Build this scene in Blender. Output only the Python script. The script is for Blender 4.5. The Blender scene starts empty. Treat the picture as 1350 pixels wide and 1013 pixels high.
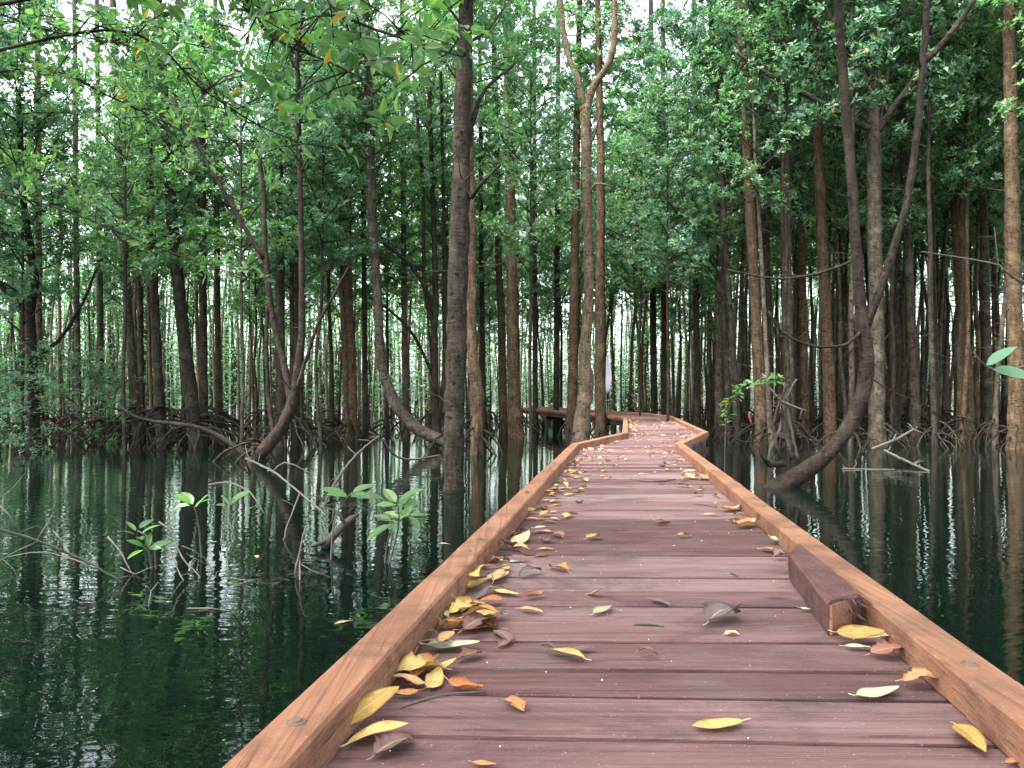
import bpy, math, random
from mathutils import Vector, Matrix
random.seed(11)
S = bpy.context.scene
COL = S.collection
PI = math.pi
R = random.uniform
U = random.Random

# ------------------------------------------------------------------ camera model
F, CX, HY, CAMZ = 1014.0, 675.0, 524.0, 1.5      # focal length and horizon in photo pixels (1350 wide)
DECK, RAIL = 0.75, 0.84                          # heights above the water
def P(px, py, d):
    return Vector(((px-CX)/F*d, d, CAMZ+(HY-py)/F*d))
def on(px, py, z):                               # the place at height z seen at that point of the photo
    d = F*(CAMZ-z)/(py-HY)
    return Vector(((px-CX)/F*d, d, z))
def at_water(base_y):
    return F*CAMZ/(base_y-HY)

cam = bpy.data.cameras.new('camera'); co = bpy.data.objects.new('camera', cam); COL.objects.link(co)
co.location = (0, 0, CAMZ); co.rotation_euler = (PI/2, 0, 0)
cam.sensor_width = 36; cam.lens = 36*F/1350; cam.shift_y = (HY-506.5)/1350
cam.clip_start = .05; cam.clip_end = 900
S.camera = co

# ------------------------------------------------------------------ node helpers
def new_mat(name):
    m = bpy.data.materials.new(name); m.use_nodes = True
    nt = m.node_tree; nt.nodes.clear()
    return m, nt
def N(nt, kind, **kw):
    n = nt.nodes.new(kind)
    for k, v in kw.items():
        if k.startswith('i_'):
            n.inputs[k[2:].replace('_', ' ')].default_value = v
        else:
            setattr(n, k, v)
    return n
def ramp(nt, fac, stops):
    r = nt.nodes.new('ShaderNodeValToRGB')
    e = r.color_ramp.elements
    while len(e) < len(stops): e.new(.5)
    for q, (p, c) in zip(e, stops): q.position = p; q.color = (*c, 1)
    nt.links.new(fac, r.inputs['Fac'])
    return r.outputs['Color']
def mixc(nt, fac, a, b, mode='MIX'):
    m = nt.nodes.new('ShaderNodeMix'); m.data_type = 'RGBA'; m.blend_type = mode
    for sock, v in ((m.inputs[0], fac), (m.inputs[6], a), (m.inputs[7], b)):
        if isinstance(v, (int, float)): sock.default_value = v
        elif isinstance(v, tuple): sock.default_value = (*v, 1)
        else: nt.links.new(v, sock)
    return m.outputs[2]
def math_(nt, op, a, b=0.0):
    m = nt.nodes.new('ShaderNodeMath'); m.operation = op
    for i, v in enumerate((a, b)):
        if isinstance(v, (int, float)): m.inputs[i].default_value = v
        else: nt.links.new(v, m.inputs[i])
    return m.outputs[0]
def noise(nt, vec, scale, detail=4, rough=.55, dist=0):
    n = N(nt, 'ShaderNodeTexNoise'); n.inputs['Scale'].default_value = scale; n.inputs['Detail'].default_value = detail
    n.inputs['Roughness'].default_value = rough; n.inputs['Distortion'].default_value = dist
    nt.links.new(vec, n.inputs['Vector']); return n.outputs['Fac']
def scaled(nt, vec, s, off=None):
    m = N(nt, 'ShaderNodeMapping'); m.inputs['Scale'].default_value = s
    nt.links.new(vec, m.inputs['Vector'])
    if off is not None: nt.links.new(off, m.inputs['Location'])
    return m.outputs[0]
def out(nt, shader):
    o = nt.nodes.new('ShaderNodeOutputMaterial'); nt.links.new(shader, o.inputs['Surface'])
def bump(nt, h, strength, dist):
    b = N(nt, 'ShaderNodeBump'); b.inputs['Strength'].default_value = strength; b.inputs['Distance'].default_value = dist
    nt.links.new(h, b.inputs['Height']); return b.outputs[0]

# ------------------------------------------------------------------ materials
def leaf_material(name, stops, trans=.52, rough=.36, yellow=.015):
    m, nt = new_mat(name)
    geo = N(nt, 'ShaderNodeNewGeometry'); oi = N(nt, 'ShaderNodeObjectInfo')
    rnd = geo.outputs['Random Per Island']
    tc = N(nt, 'ShaderNodeTexCoord')
    clump = noise(nt, tc.outputs['Object'], .55, 2)
    f = math_(nt, 'ADD', math_(nt, 'MULTIPLY', rnd, .6), math_(nt, 'ADD', math_(nt, 'MULTIPLY', oi.outputs['Random'], .22), math_(nt, 'MULTIPLY', math_(nt, 'SUBTRACT', clump, .4), .7)))
    c = ramp(nt, f, stops)
    r2 = math_(nt, 'FRACT', math_(nt, 'MULTIPLY', rnd, 37.7))
    c = mixc(nt, math_(nt, 'LESS_THAN', r2, yellow), c, (.36, .23, .03))
    pb = N(nt, 'ShaderNodeBsdfPrincipled'); pb.inputs['Roughness'].default_value = rough
    pb.inputs['Specular IOR Level'].default_value = .5
    nt.links.new(c, pb.inputs['Base Color'])
    tr = N(nt, 'ShaderNodeBsdfTranslucent')
    nt.links.new(mixc(nt, 1, c, (1.0, 1.25, .62), 'MULTIPLY'), tr.inputs['Color'])
    ms = N(nt, 'ShaderNodeMixShader'); ms.inputs[0].default_value = trans
    nt.links.new(pb.outputs[0], ms.inputs[1]); nt.links.new(tr.outputs[0], ms.inputs[2])
    out(nt, ms.outputs[0]); return m

def bark_material(name, dark, mid, light, ring=26, lichen=.35):
    m, nt = new_mat(name)
    tc = N(nt, 'ShaderNodeTexCoord'); oi = N(nt, 'ShaderNodeObjectInfo')
    off = N(nt, 'ShaderNodeCombineXYZ'); nt.links.new(math_(nt, 'MULTIPLY', oi.outputs['Random'], 37), off.inputs['X'])
    nt.links.new(math_(nt, 'MULTIPLY', oi.outputs['Random'], 91), off.inputs['Z'])
    ob = tc.outputs['Object']
    v = scaled(nt, ob, (1, 1, 1), off.outputs[0])
    n1 = noise(nt, scaled(nt, ob, (9, 9, 2.2), off.outputs[0]), 1.5, 6, .65)
    n2 = noise(nt, scaled(nt, ob, (6, 6, 26), off.outputs[0]), 1.0, 5, .6, .6)
    n3 = noise(nt, v, 2.1, 4, .6)
    n4 = noise(nt, v, 42, 4, .6)
    h = math_(nt, 'ADD', math_(nt, 'MULTIPLY', n1, .45), math_(nt, 'ADD', math_(nt, 'MULTIPLY', n2, .35), math_(nt, 'MULTIPLY', n4, .25)))
    c = ramp(nt, h, [(.42, dark), (.53, mid), (.66, light)])
    patch = ramp(nt, n3, [(.52, (0, 0, 0)), (.68, (1, 1, 1))])
    c = mixc(nt, math_(nt, 'MULTIPLY', patch, lichen), c, (light[0]*1.5, light[1]*1.55, light[2]*1.45))
    ringn = ramp(nt, n2, [(.28, (1, 1, 1)), (.38, (0, 0, 0))])
    c = mixc(nt, math_(nt, 'MULTIPLY', ringn, .75), c, (dark[0]*.5, dark[1]*.5, dark[2]*.5))
    vo = N(nt, 'ShaderNodeTexVoronoi'); vo.inputs['Scale'].default_value = 1.0; vo.inputs['Randomness'].default_value = 1
    nt.links.new(scaled(nt, ob, (5.5, 5.5, 6.5), off.outputs[0]), vo.inputs['Vector'])
    scar = ramp(nt, math_(nt, 'ADD', vo.outputs['Distance'], math_(nt, 'MULTIPLY', math_(nt, 'SUBTRACT', n4, .5), .25)), [(.13, (.85, .85, .85)), (.24, (0, 0, 0))])
    c = mixc(nt, scar, c, (dark[0]*.35, dark[1]*.35, dark[2]*.35))
    c = mixc(nt, 1, c, ramp(nt, oi.outputs['Random'], [(0, (.72, .7, .68)), (1, (1.2, 1.16, 1.1))]), 'MULTIPLY')
    pb = N(nt, 'ShaderNodeBsdfPrincipled'); pb.inputs['Roughness'].default_value = .9; pb.inputs['Specular IOR Level'].default_value = .12
    nt.links.new(c, pb.inputs['Base Color'])
    nt.links.new(bump(nt, h, 1.0, .05), pb.inputs['Normal'])
    out(nt, pb.outputs[0]); return m

def wood_material(name, a, b, c3, grain_axis='x', rough=.75, per_island=.55, dirt=(.10, .08, .075)):
    m, nt = new_mat(name)
    tc = N(nt, 'ShaderNodeTexCoord'); geo = N(nt, 'ShaderNodeNewGeometry'); rnd = geo.outputs['Random Per Island']
    off = N(nt, 'ShaderNodeCombineXYZ')
    nt.links.new(math_(nt, 'MULTIPLY', rnd, 53), off.inputs['X']); nt.links.new(math_(nt, 'MULTIPLY', rnd, 31), off.inputs['Y'])
    s = (2.2, 42, 42) if grain_axis == 'x' else (42, 2.2, 42)
    s2 = (.9, 7, 7) if grain_axis == 'x' else (7, .9, 7)
    g = noise(nt, scaled(nt, tc.outputs['Object'], s, off.outputs[0]), 1, 6, .6, .4)
    w = noise(nt, scaled(nt, tc.outputs['Object'], s2, off.outputs[0]), 1, 4, .6, .8)
    blot = noise(nt, scaled(nt, tc.outputs['Object'], (1, 1, 1), off.outputs[0]), 3.1, 5, .65)
    f = math_(nt, 'ADD', math_(nt, 'MULTIPLY', g, .45), math_(nt, 'ADD', math_(nt, 'MULTIPLY', w, .4), math_(nt, 'MULTIPLY', math_(nt, 'SUBTRACT', rnd, .5), per_island*.5)))
    col = ramp(nt, f, [(.18, a), (.42, b), (.7, c3)])
    col = mixc(nt, ramp(nt, blot, [(.5, (0, 0, 0)), (.75, (.55, .55, .55))]), col, dirt)
    stain = noise(nt, scaled(nt, tc.outputs['Object'], (.7, 1.6, 1), off.outputs[0]), 1.6, 6, .7, 1.2)
    col = mixc(nt, ramp(nt, stain, [(.47, (0, 0, 0)), (.62, (.62, .62, .62))]), col, (a[0]*.55+.008, a[1]*.62+.008, a[2]*.62+.009))
    kn = N(nt, 'ShaderNodeTexVoronoi'); kn.inputs['Scale'].default_value = 1.0
    nt.links.new(scaled(nt, tc.outputs['Object'], (1.6, 4.2, 4.2) if grain_axis == 'x' else (4.2, 1.6, 4.2), off.outputs[0]), kn.inputs['Vector'])
    col = mixc(nt, ramp(nt, kn.outputs['Distance'], [(.05, (.75, .75, .75)), (.12, (0, 0, 0))]), col, (a[0]*.3, a[1]*.3, a[2]*.3))
    streak = noise(nt, scaled(nt, tc.outputs['Object'], (.5, 95, 95) if grain_axis == 'x' else (95, .5, 95), off.outputs[0]), 1, 3, .6, .3)
    col = mixc(nt, ramp(nt, streak, [(.52, (0, 0, 0)), (.68, (.5, .5, .5))]), col, (a[0]*.6, a[1]*.6, a[2]*.6))
    fine = noise(nt, tc.outputs['Object'], 130, 3, .6)
    col = mixc(nt, ramp(nt, fine, [(.66, (0, 0, 0)), (.76, (.5, .5, .5))]), col, (.5, .45, .43))
    crack = ramp(nt, g, [(.28, (1, 1, 1)), (.35, (0, 0, 0))])
    col = mixc(nt, math_(nt, 'MULTIPLY', crack, .6), col, (a[0]*.35, a[1]*.35, a[2]*.35))
    pb = N(nt, 'ShaderNodeBsdfPrincipled'); pb.inputs['Roughness'].default_value = rough
    pb.inputs['Specular IOR Level'].default_value = .12
    nt.links.new(col, pb.inputs['Base Color'])
    nt.links.new(bump(nt, math_(nt, 'ADD', g, math_(nt, 'ADD', math_(nt, 'MULTIPLY', streak, .5), math_(nt, 'MULTIPLY', fine, .3))), .75, .008), pb.inputs['Normal'])
    out(nt, pb.outputs[0]); return m

def fallen_material():
    m, nt = new_mat('fallen_leaf')
    oi = N(nt, 'ShaderNodeObjectInfo'); uv = N(nt, 'ShaderNodeUVMap'); sep = N(nt, 'ShaderNodeSeparateXYZ')
    nt.links.new(uv.outputs[0], sep.inputs[0])
    u = math_(nt, 'ABSOLUTE', math_(nt, 'SUBTRACT', sep.outputs[0], .5))
    off = N(nt, 'ShaderNodeCombineXYZ'); nt.links.new(math_(nt, 'MULTIPLY', oi.outputs['Random'], 60), off.inputs['X'])
    v = scaled(nt, uv.outputs[0], (1.4, 2.4, 1), off.outputs[0])
    n1 = noise(nt, v, 2.2, 5, .6); n2 = noise(nt, v, 17, 4, .6)
    base = oi.outputs['Color']
    c = mixc(nt, ramp(nt, n1, [(.45, (0, 0, 0)), (.72, (.75, .75, .75))]), base, mixc(nt, 1, base, (.62, .42, .3), 'MULTIPLY'))
    edge = ramp(nt, math_(nt, 'ADD', u, math_(nt, 'MULTIPLY', n1, .25)), [(.48, (0, 0, 0)), (.6, (.7, .7, .7))])
    c = mixc(nt, edge, c, mixc(nt, 1, base, (.5, .33, .25), 'MULTIPLY'))
    spots = ramp(nt, n2, [(.66, (0, 0, 0)), (.72, (.7, .7, .7))])
    c = mixc(nt, spots, c, mixc(nt, 1, base, (.3, .2, .16), 'MULTIPLY'))
    rib = ramp(nt, u, [(.018, (.55, .55, .55)), (.035, (0, 0, 0))])
    c = mixc(nt, rib, c, mixc(nt, .5, base, (.6, .5, .3)))
    vein = N(nt, 'ShaderNodeTexWave'); vein.bands_direction = 'Y'; vein.inputs['Scale'].default_value = 5.5
    vv = N(nt, 'ShaderNodeCombineXYZ'); nt.links.new(math_(nt, 'SUBTRACT', sep.outputs[1], math_(nt, 'MULTIPLY', u, .45)), vv.inputs['Y'])
    nt.links.new(vv.outputs[0], vein.inputs['Vector'])
    pb = N(nt, 'ShaderNodeBsdfPrincipled'); pb.inputs['Roughness'].default_value = .6; pb.inputs['Specular IOR Level'].default_value = .22
    nt.links.new(c, pb.inputs['Base Color'])
    nt.links.new(bump(nt, math_(nt, 'ADD', vein.outputs['Fac'], math_(nt, 'MULTIPLY', n2, .8)), .35, .0025), pb.inputs['Normal'])
    tr = N(nt, 'ShaderNodeBsdfTranslucent'); nt.links.new(c, tr.inputs['Color'])
    ms = N(nt, 'ShaderNodeMixShader'); ms.inputs[0].default_value = .15
    nt.links.new(pb.outputs[0], ms.inputs[1]); nt.links.new(tr.outputs[0], ms.inputs[2])
    out(nt, ms.outputs[0]); return m

def water_material():
    m, nt = new_mat('swamp_water')
    tc = N(nt, 'ShaderNodeTexCoord')
    a = noise(nt, scaled(nt, tc.outputs['Object'], (1.1, 2.3, 1)), 2.3, 2, .45, .3)
    b = noise(nt, scaled(nt, tc.outputs['Object'], (1.0, 1.8, 1)), 7, 2, .5, .2)
    calm = ramp(nt, noise(nt, tc.outputs['Object'], .22, 2), [(.35, (.25, .25, .25)), (.65, (1, 1, 1))])
    h = math_(nt, 'ADD', a, math_(nt, 'MULTIPLY', math_(nt, 'MULTIPLY', b, .05), calm))
    murk = noise(nt, tc.outputs['Object'], .5, 3)
    pb = N(nt, 'ShaderNodeBsdfPrincipled'); pb.inputs['Roughness'].default_value = .004; pb.inputs['IOR'].default_value = 1.36
    pb.inputs['Specular IOR Level'].default_value = .5
    nt.links.new(ramp(nt, murk, [(.3, WATER_A), (.7, WATER_B)]), pb.inputs['Base Color'])
    nt.links.new(bump(nt, h, .06, .06), pb.inputs['Normal'])
    out(nt, pb.outputs[0]); return m

def plain(name, col, rough=.8, bumpy=0, var=.25):
    m, nt = new_mat(name)
    tc = N(nt, 'ShaderNodeTexCoord'); n = noise(nt, tc.outputs['Object'], 14, 5, .6)
    c = ramp(nt, n, [(.3, tuple(x*(1-var) for x in col)), (.7, tuple(min(1, x*(1+var)) for x in col))])
    pb = N(nt, 'ShaderNodeBsdfPrincipled'); pb.inputs['Roughness'].default_value = rough
    nt.links.new(c, pb.inputs['Base Color'])
    if bumpy: nt.links.new(bump(nt, n, .6, bumpy), pb.inputs['Normal'])
    out(nt, pb.outputs[0]); return m

WATER_A, WATER_B = (.0012, .0036, .0024), (.002, .0055, .0036)
M = {}
GREEN = [(.1, (.048, .115, .062)), (.4, (.092, .205, .100)), (.7, (.155, .30, .125)), (.95, (.25, .39, .15))]
COOL = [(.1, (.045, .108, .080)), (.4, (.082, .185, .124)), (.7, (.14, .27, .165)), (.95, (.21, .35, .19))]
M['leaf'] = leaf_material('mangrove_leaf', GREEN)
M['leaf_cool'] = leaf_material('mangrove_leaf_bluish', COOL)
M['leaf_far_glow'] = leaf_material('far_leaf_painted_glow', [(.1, (.08, .17, .11)), (.4, (.13, .26, .15)), (.7, (.19, .35, .19)), (.95, (.27, .43, .22))], .55, .5, 0)  # lighter greens paint the glow of light into the far leaves
M['leaf_near'] = leaf_material('mangrove_leaf_bright', [(.1, (.05, .115, .045)), (.4, (.085, .18, .065)), (.7, (.14, .25, .085)), (.95, (.23, .33, .12))], .6, .28, .02)
M['bark_dark'] = bark_material('bark_dark', (.010, .0085, .007), (.026, .022, .017), (.062, .053, .042))
M['bark_black'] = bark_material('bark_black', (.007, .0055, .0045), (.019, .015, .012), (.042, .034, .027))
M['bark_grey'] = bark_material('bark_grey', (.016, .014, .011), (.042, .036, .029), (.095, .082, .066), lichen=.5)
M['bark_tan'] = bark_material('bark_tan', (.020, .014, .009), (.055, .038, .024), (.115, .083, .055))
M['bark_pale'] = bark_material('bark_pale', (.03, .022, .015), (.085, .063, .044), (.16, .125, .09))
M['root'] = bark_material('muddy_root', (.008, .007, .006), (.020, .017, .014), (.046, .04, .033), lichen=.2)
M['twig'] = plain('bare_twig', (.062, .054, .044), .8, .004)
M['twig_dark'] = plain('dark_twig', (.028, .024, .020), .85, .004)
M['deck'] = wood_material('deck_plank', (.066, .032, .030), (.130, .073, .070), (.200, .136, .134), 'x', .85, .9)
M['kerb'] = wood_material('kerb_timber', (.12, .052, .030), (.21, .100, .058), (.29, .162, .102), 'y', .7, .45, (.085, .045, .03))
M['block'] = wood_material('red_block_timber', (.055, .023, .021), (.092, .043, .039), (.14, .074, .068), 'y', .75, .3)
M['under'] = wood_material('understructure_timber', (.03, .022, .018), (.06, .042, .034), (.10, .07, .055), 'y', .85, .3)
M['steel'] = plain('rusty_bolt', (.12, .068, .047), .6, .002)
M['fallen'] = fallen_material()
def litter_material():
    m, nt = new_mat('leaf_litter'); geo = N(nt, 'ShaderNodeNewGeometry'); pb = N(nt, 'ShaderNodeBsdfPrincipled'); pb.inputs['Roughness'].default_value = .6
    nt.links.new(ramp(nt, geo.outputs['Random Per Island'], [(.05, (.12, .06, .035)), (.3, (.30, .15, .06)), (.55, (.40, .22, .09)), (.8, (.46, .30, .12)), (1, (.5, .40, .22))]), pb.inputs['Base Color']); out(nt, pb.outputs[0]); return m
M['litter'] = litter_material()
M['cloth'] = plain('white_cloth', (.34, .35, .38), .9, .004, .05)
M['red'] = plain('red_scrap', (.12, .022, .024), .7, .004, .15)
M['crumb'] = plain('leaf_crumb', (.55, .45, .40), .8, 0, .4)
M['water'] = water_material()

# ------------------------------------------------------------------ object helpers
def mesh(name, V, Fc, mat, smooth=False, uv=None):
    me = bpy.data.meshes.new(name); me.from_pydata(V, [], Fc); me.materials.append(mat)
    if uv:
        l = me.uv_layers.new(name='UVMap')
        for lp in me.loops: l.data[lp.index].uv = uv[lp.vertex_index]
    if smooth: me.polygons.foreach_set('use_smooth', [True]*len(me.polygons))
    me.update(); return me
def link(name, me, parent=None):
    o = bpy.data.objects.new(name, me); COL.objects.link(o)
    if parent: o.parent = parent
    return o
def part(name, V, Fc, mat, parent, smooth=True):
    return link(name, mesh(name, V, Fc, mat, smooth), parent)
def tag(o, label, cat, group=None, kind=None):
    if label: o['label'] = label
    if cat: o['category'] = cat
    if group: o['group'] = group
    if kind: o['kind'] = kind
    return o
def thing(name, loc, label, cat, group=None):
    o = bpy.data.objects.new(name, None); COL.objects.link(o); o.location = loc
    o.empty_display_size = .2
    return tag(o, label, cat, group)

def smooth_path(pts, step=.25):
    """Catmull-Rom through (Vector, radius) pairs."""
    res = []
    n = len(pts)
    for i in range(n-1):
        p0, p1, p2, p3 = pts[max(i-1, 0)], pts[i], pts[i+1], pts[min(i+2, n-1)]
        L = (p2[0]-p1[0]).length; k = max(1, int(L/step))
        for j in range(k):
            t = j/k
            a = lambda A, B, C, D: .5*((2*B)+(C-A)*t+(2*A-5*B+4*C-D)*t*t+(3*B-A-3*C+D)*t**3)
            res.append((a(p0[0], p1[0], p2[0], p3[0]), max(.002, a(p0[1], p1[1], p2[1], p3[1]))))
    res.append(pts[-1]); return res
def tube(V, Fc, pts, n=8, rough=0.0, rnd=random, cap=True):
    base = len(V); m = len(pts); prev = None
    for i, (p, r) in enumerate(pts):
        t = (pts[min(i+1, m-1)][0]-pts[max(i-1, 0)][0])
        if t.length < 1e-9: t = Vector((0, 0, 1))
        t.normalize()
        if prev is None: prev = t.orthogonal().normalized()
        s = (prev-t*prev.dot(t))
        if s.length < 1e-6: s = t.orthogonal()
        s.normalize(); b = t.cross(s); prev = s
        for k in range(n):
            a = 2*PI*k/n; rr = r*(1+(rnd.uniform(-rough, rough) if rough else 0))
            V.append(tuple(p+s*(math.cos(a)*rr)+b*(math.sin(a)*rr)))
        if i:
            o0 = base+(i-1)*n; o1 = base+i*n
            for k in range(n): Fc.append((o0+k, o0+(k+1) % n, o1+(k+1) % n, o1+k))
    if cap:
        Fc.append(tuple(base+(m-1)*n+k for k in range(n)))
        Fc.append(tuple(base+k for k in reversed(range(n))))

# ------------------------------------------------------------------ leaves
def leaf4(V, Fc, p, d, side, up, L, W, fold=.18):
    b = len(V); mid = p+d*(L*.48)
    V += [tuple(p), tuple(mid+side*(W*.5)+up*(W*fold)), tuple(p+d*L-up*(L*.06)), tuple(mid-side*(W*.5)+up*(W*fold))]
    Fc += [(b, b+1, b+2), (b, b+2, b+3)]
def leaf_fine(V, Fc, p, d, side, up, L, W, droop=.15, fold=.15):
    b = len(V); rows = 6
    for i in range(rows+1):
        t = i/rows; w = W*.5*(math.sin(PI*min(1, t**.8))**.75 if 0 < t < 1 else 0)
        c = p+d*(L*t)-up*(droop*L*t*t)
        V += [tuple(c+side*w+up*(w*fold*2)), tuple(c), tuple(c-side*w+up*(w*fold*2))]
        if i:
            o = b+3*(i-1); q = b+3*i
            Fc += [(o, o+1, q+1, q), (o+1, o+2, q+2, q+1)]
def rosette(V, Fc, c, axis, rnd, n, L, fine=False):
    axis = axis.normalized(); s = axis.orthogonal().normalized(); t = axis.cross(s); a0 = rnd.uniform(0, 6.28)
    for k in range(n):
        a = a0+k*2.4+rnd.uniform(-.4, .4); e = rnd.uniform(-.1, .85)
        rad = s*math.cos(a)+t*math.sin(a)
        d = (rad*math.cos(e)+axis*math.sin(e)).normalized()
        sd = d.cross(axis)
        if sd.length < 1e-3: sd = s.copy()
        sd.normalize(); sd = (sd+axis*rnd.uniform(-.4, .4)).normalized()
        up = sd.cross(d).normalized(); l = L*rnd.uniform(.65, 1.15)
        q = c+axis*rnd.uniform(-.06, .02)+d*(.02 if not fine else .03)
        if fine: leaf_fine(V, Fc, q, d, sd, up, l, l*rnd.uniform(.36, .46), rnd.uniform(.0, .3), rnd.uniform(.05, .3))
        else: leaf4(V, Fc, q, d, sd, up, l, l*rnd.uniform(.38, .5))

def make_crown(seed, H=9.0, rad=2.4, nb=34, low=.0, L=.135, per=8):
    rnd = U(seed); V, Fc, BV, BF = [], [], [], []
    for i in range(nb):
        z0 = H*(low+(1-low)*(i+rnd.random())/nb)*.96; az = i*2.399+rnd.uniform(-.5, .5)
        prof = (.55+.45*math.sin(PI*min(1, (z0/H)*1.1)))*(1-.45*(z0/H)**2)
        ln = rad*prof*rnd.uniform(.55, 1.15); el = rnd.uniform(.1, .75)
        d = Vector((math.cos(az)*math.cos(el), math.sin(az)*math.cos(el), math.sin(el)))
        pts = []; p = Vector((0, 0, z0)); k = 6
        for j in range(k+1):
            pts.append((p.copy(), max(.005, .028*(1-j/k*.8))))
            d = (d+Vector((rnd.uniform(-.2, .2), rnd.uniform(-.2, .2), rnd.uniform(-.12, .2)))).normalized()
            p = p+d*(ln/k)
        tube(BV, BF, pts, 4, cap=False)
        for j in range(2, k+1):
            for q in range(3 if j < k else 4):
                b0 = pts[j][0]
                td = (d*.5+Vector((rnd.uniform(-1, 1), rnd.uniform(-1, 1), rnd.uniform(-.35, .9)))).normalized()
                tl = rnd.uniform(.18, .75); e = b0+td*tl
                tube(BV, BF, [(b0, .008), (b0+td*tl*.5+Vector((0, 0, rnd.uniform(-.05, .05))), .006), (e, .004)], 3, cap=False)
                rosette(V, Fc, e, td+Vector((0, 0, .5)), rnd, per, L)
                if rnd.random() < .55: rosette(V, Fc, b0+td*tl*.55, td+Vector((0, 0, .4)), rnd, per-2, L)
    return (V, Fc), (BV, BF)
CROWNS = []
for i in range(5):
    c = make_crown(100+i, 9.5, 2.8, 42, 0, .155, 10)
    CROWNS.append((mesh('crown', *c[0], M['leaf' if i % 2 else 'leaf_cool']), mesh('boughs', *c[1], M['bark_dark'], True)))
LIGHT0 = len(CROWNS)+2
for i in range(2):                                     # low bushy understorey
    c = make_crown(200+i, 3.2, 1.8, 15, 0, .12, 7)
    CROWNS.append((mesh('crown', *c[0], M['leaf_cool']), mesh('boughs', *c[1], M['twig_dark'], True)))
for i in range(3):                                     # thin crowns of the crowded stand
    c = make_crown(300+i, 9.5, 2.3, 38, 0, .15, 8)
    CROWNS.append((mesh('crown', *c[0], M['leaf' if i % 2 else 'leaf_cool']), mesh('boughs', *c[1], M['bark_dark'], True)))
def add_crown(root, idx, loc, rz, sc):
    for nm, me in (('crown', CROWNS[idx][0]), ('boughs', CROWNS[idx][1])):
        o = link(nm, me, root); o.location = loc; o.rotation_euler = (0, 0, rz); o.scale = sc

# ------------------------------------------------------------------ trunks and roots
def add_twigs(V, Fc, path, rnd, n, zmin, zmax, Lr=(.4, 1.6)):
    ok = [q for q in path if zmin < q[0].z < zmax]
    if not ok: return
    for _ in range(n):
        p, r = rnd.choice(ok); az = rnd.uniform(0, 6.28); L = rnd.uniform(*Lr); el = rnd.uniform(-.5, .5)
        d = Vector((math.cos(az)*math.cos(el), math.sin(az)*math.cos(el), math.sin(el)))
        pts = []; q = p.copy()
        for j in range(6):
            pts.append((q.copy(), max(.004, .014*(1-j/6))))
            d = (d+Vector((rnd.uniform(-.25, .25), rnd.uniform(-.25, .25), rnd.uniform(-.2, .3)))).normalized(); q = q+d*(L/5)
            if j == 3 and rnd.random() < .7:
                e = (d+Vector((rnd.uniform(-1, 1), rnd.uniform(-1, 1), rnd.uniform(-.5, .7)))).normalized()
                tube(V, Fc, [(q.copy(), .006), (q+e*L*.25, .005), (q+e*L*.5+Vector((0, 0, .06)), .003)], 3)
        tube(V, Fc, pts, 4)
def root_arch(rnd, p0, az, reach, r0=.04, wig=.12):
    """from the trunk out and down into the water, an arch with a kink or two"""
    o = Vector((math.cos(az), math.sin(az), 0)); h = p0.z; pts = []
    k = 7; s = Vector((-o.y, o.x, 0))*rnd.uniform(-.35, .35)
    for j in range(k+1):
        t = j/k
        z = h*(1-t**2.0)+.10*h*math.sin(PI*t)-(.25 if j == k else .22*t*t)
        pts.append((Vector((p0.x, p0.y, 0))+o*(reach*t)+s*(reach*t*t)+Vector((rnd.uniform(-wig, wig)*reach*.3, rnd.uniform(-wig, wig)*reach*.3, z)), r0*(1-.35*t)))
    return smooth_path(pts, .12)
def roots_mesh(rnd, base, n, height, reach, r0):
    V, Fc = [], []
    for i in range(n):
        az = 6.28*(i+rnd.uniform(-.3, .3))/n; h = height*rnd.uniform(.35, 1.0)
        pts = root_arch(rnd, base+Vector((0, 0, h)), az, reach*rnd.uniform(.6, 1.2), r0*rnd.uniform(.6, 1.1))
        tube(V, Fc, pts, 6, .1, rnd)
        if rnd.random() < .6:
            m = pts[len(pts)//2][0]
            tube(V, Fc, root_arch(rnd, m, az+rnd.uniform(-1.2, 1.2), reach*rnd.uniform(.3, .6), r0*.6), 5, .1, rnd)
    return V, Fc

def jitter_path(path, rnd, a):
    return [(p+Vector((rnd.uniform(-a, a), rnd.uniform(-a, a), 0)), r*rnd.uniform(.95, 1.06)) for p, r in path]

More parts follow.
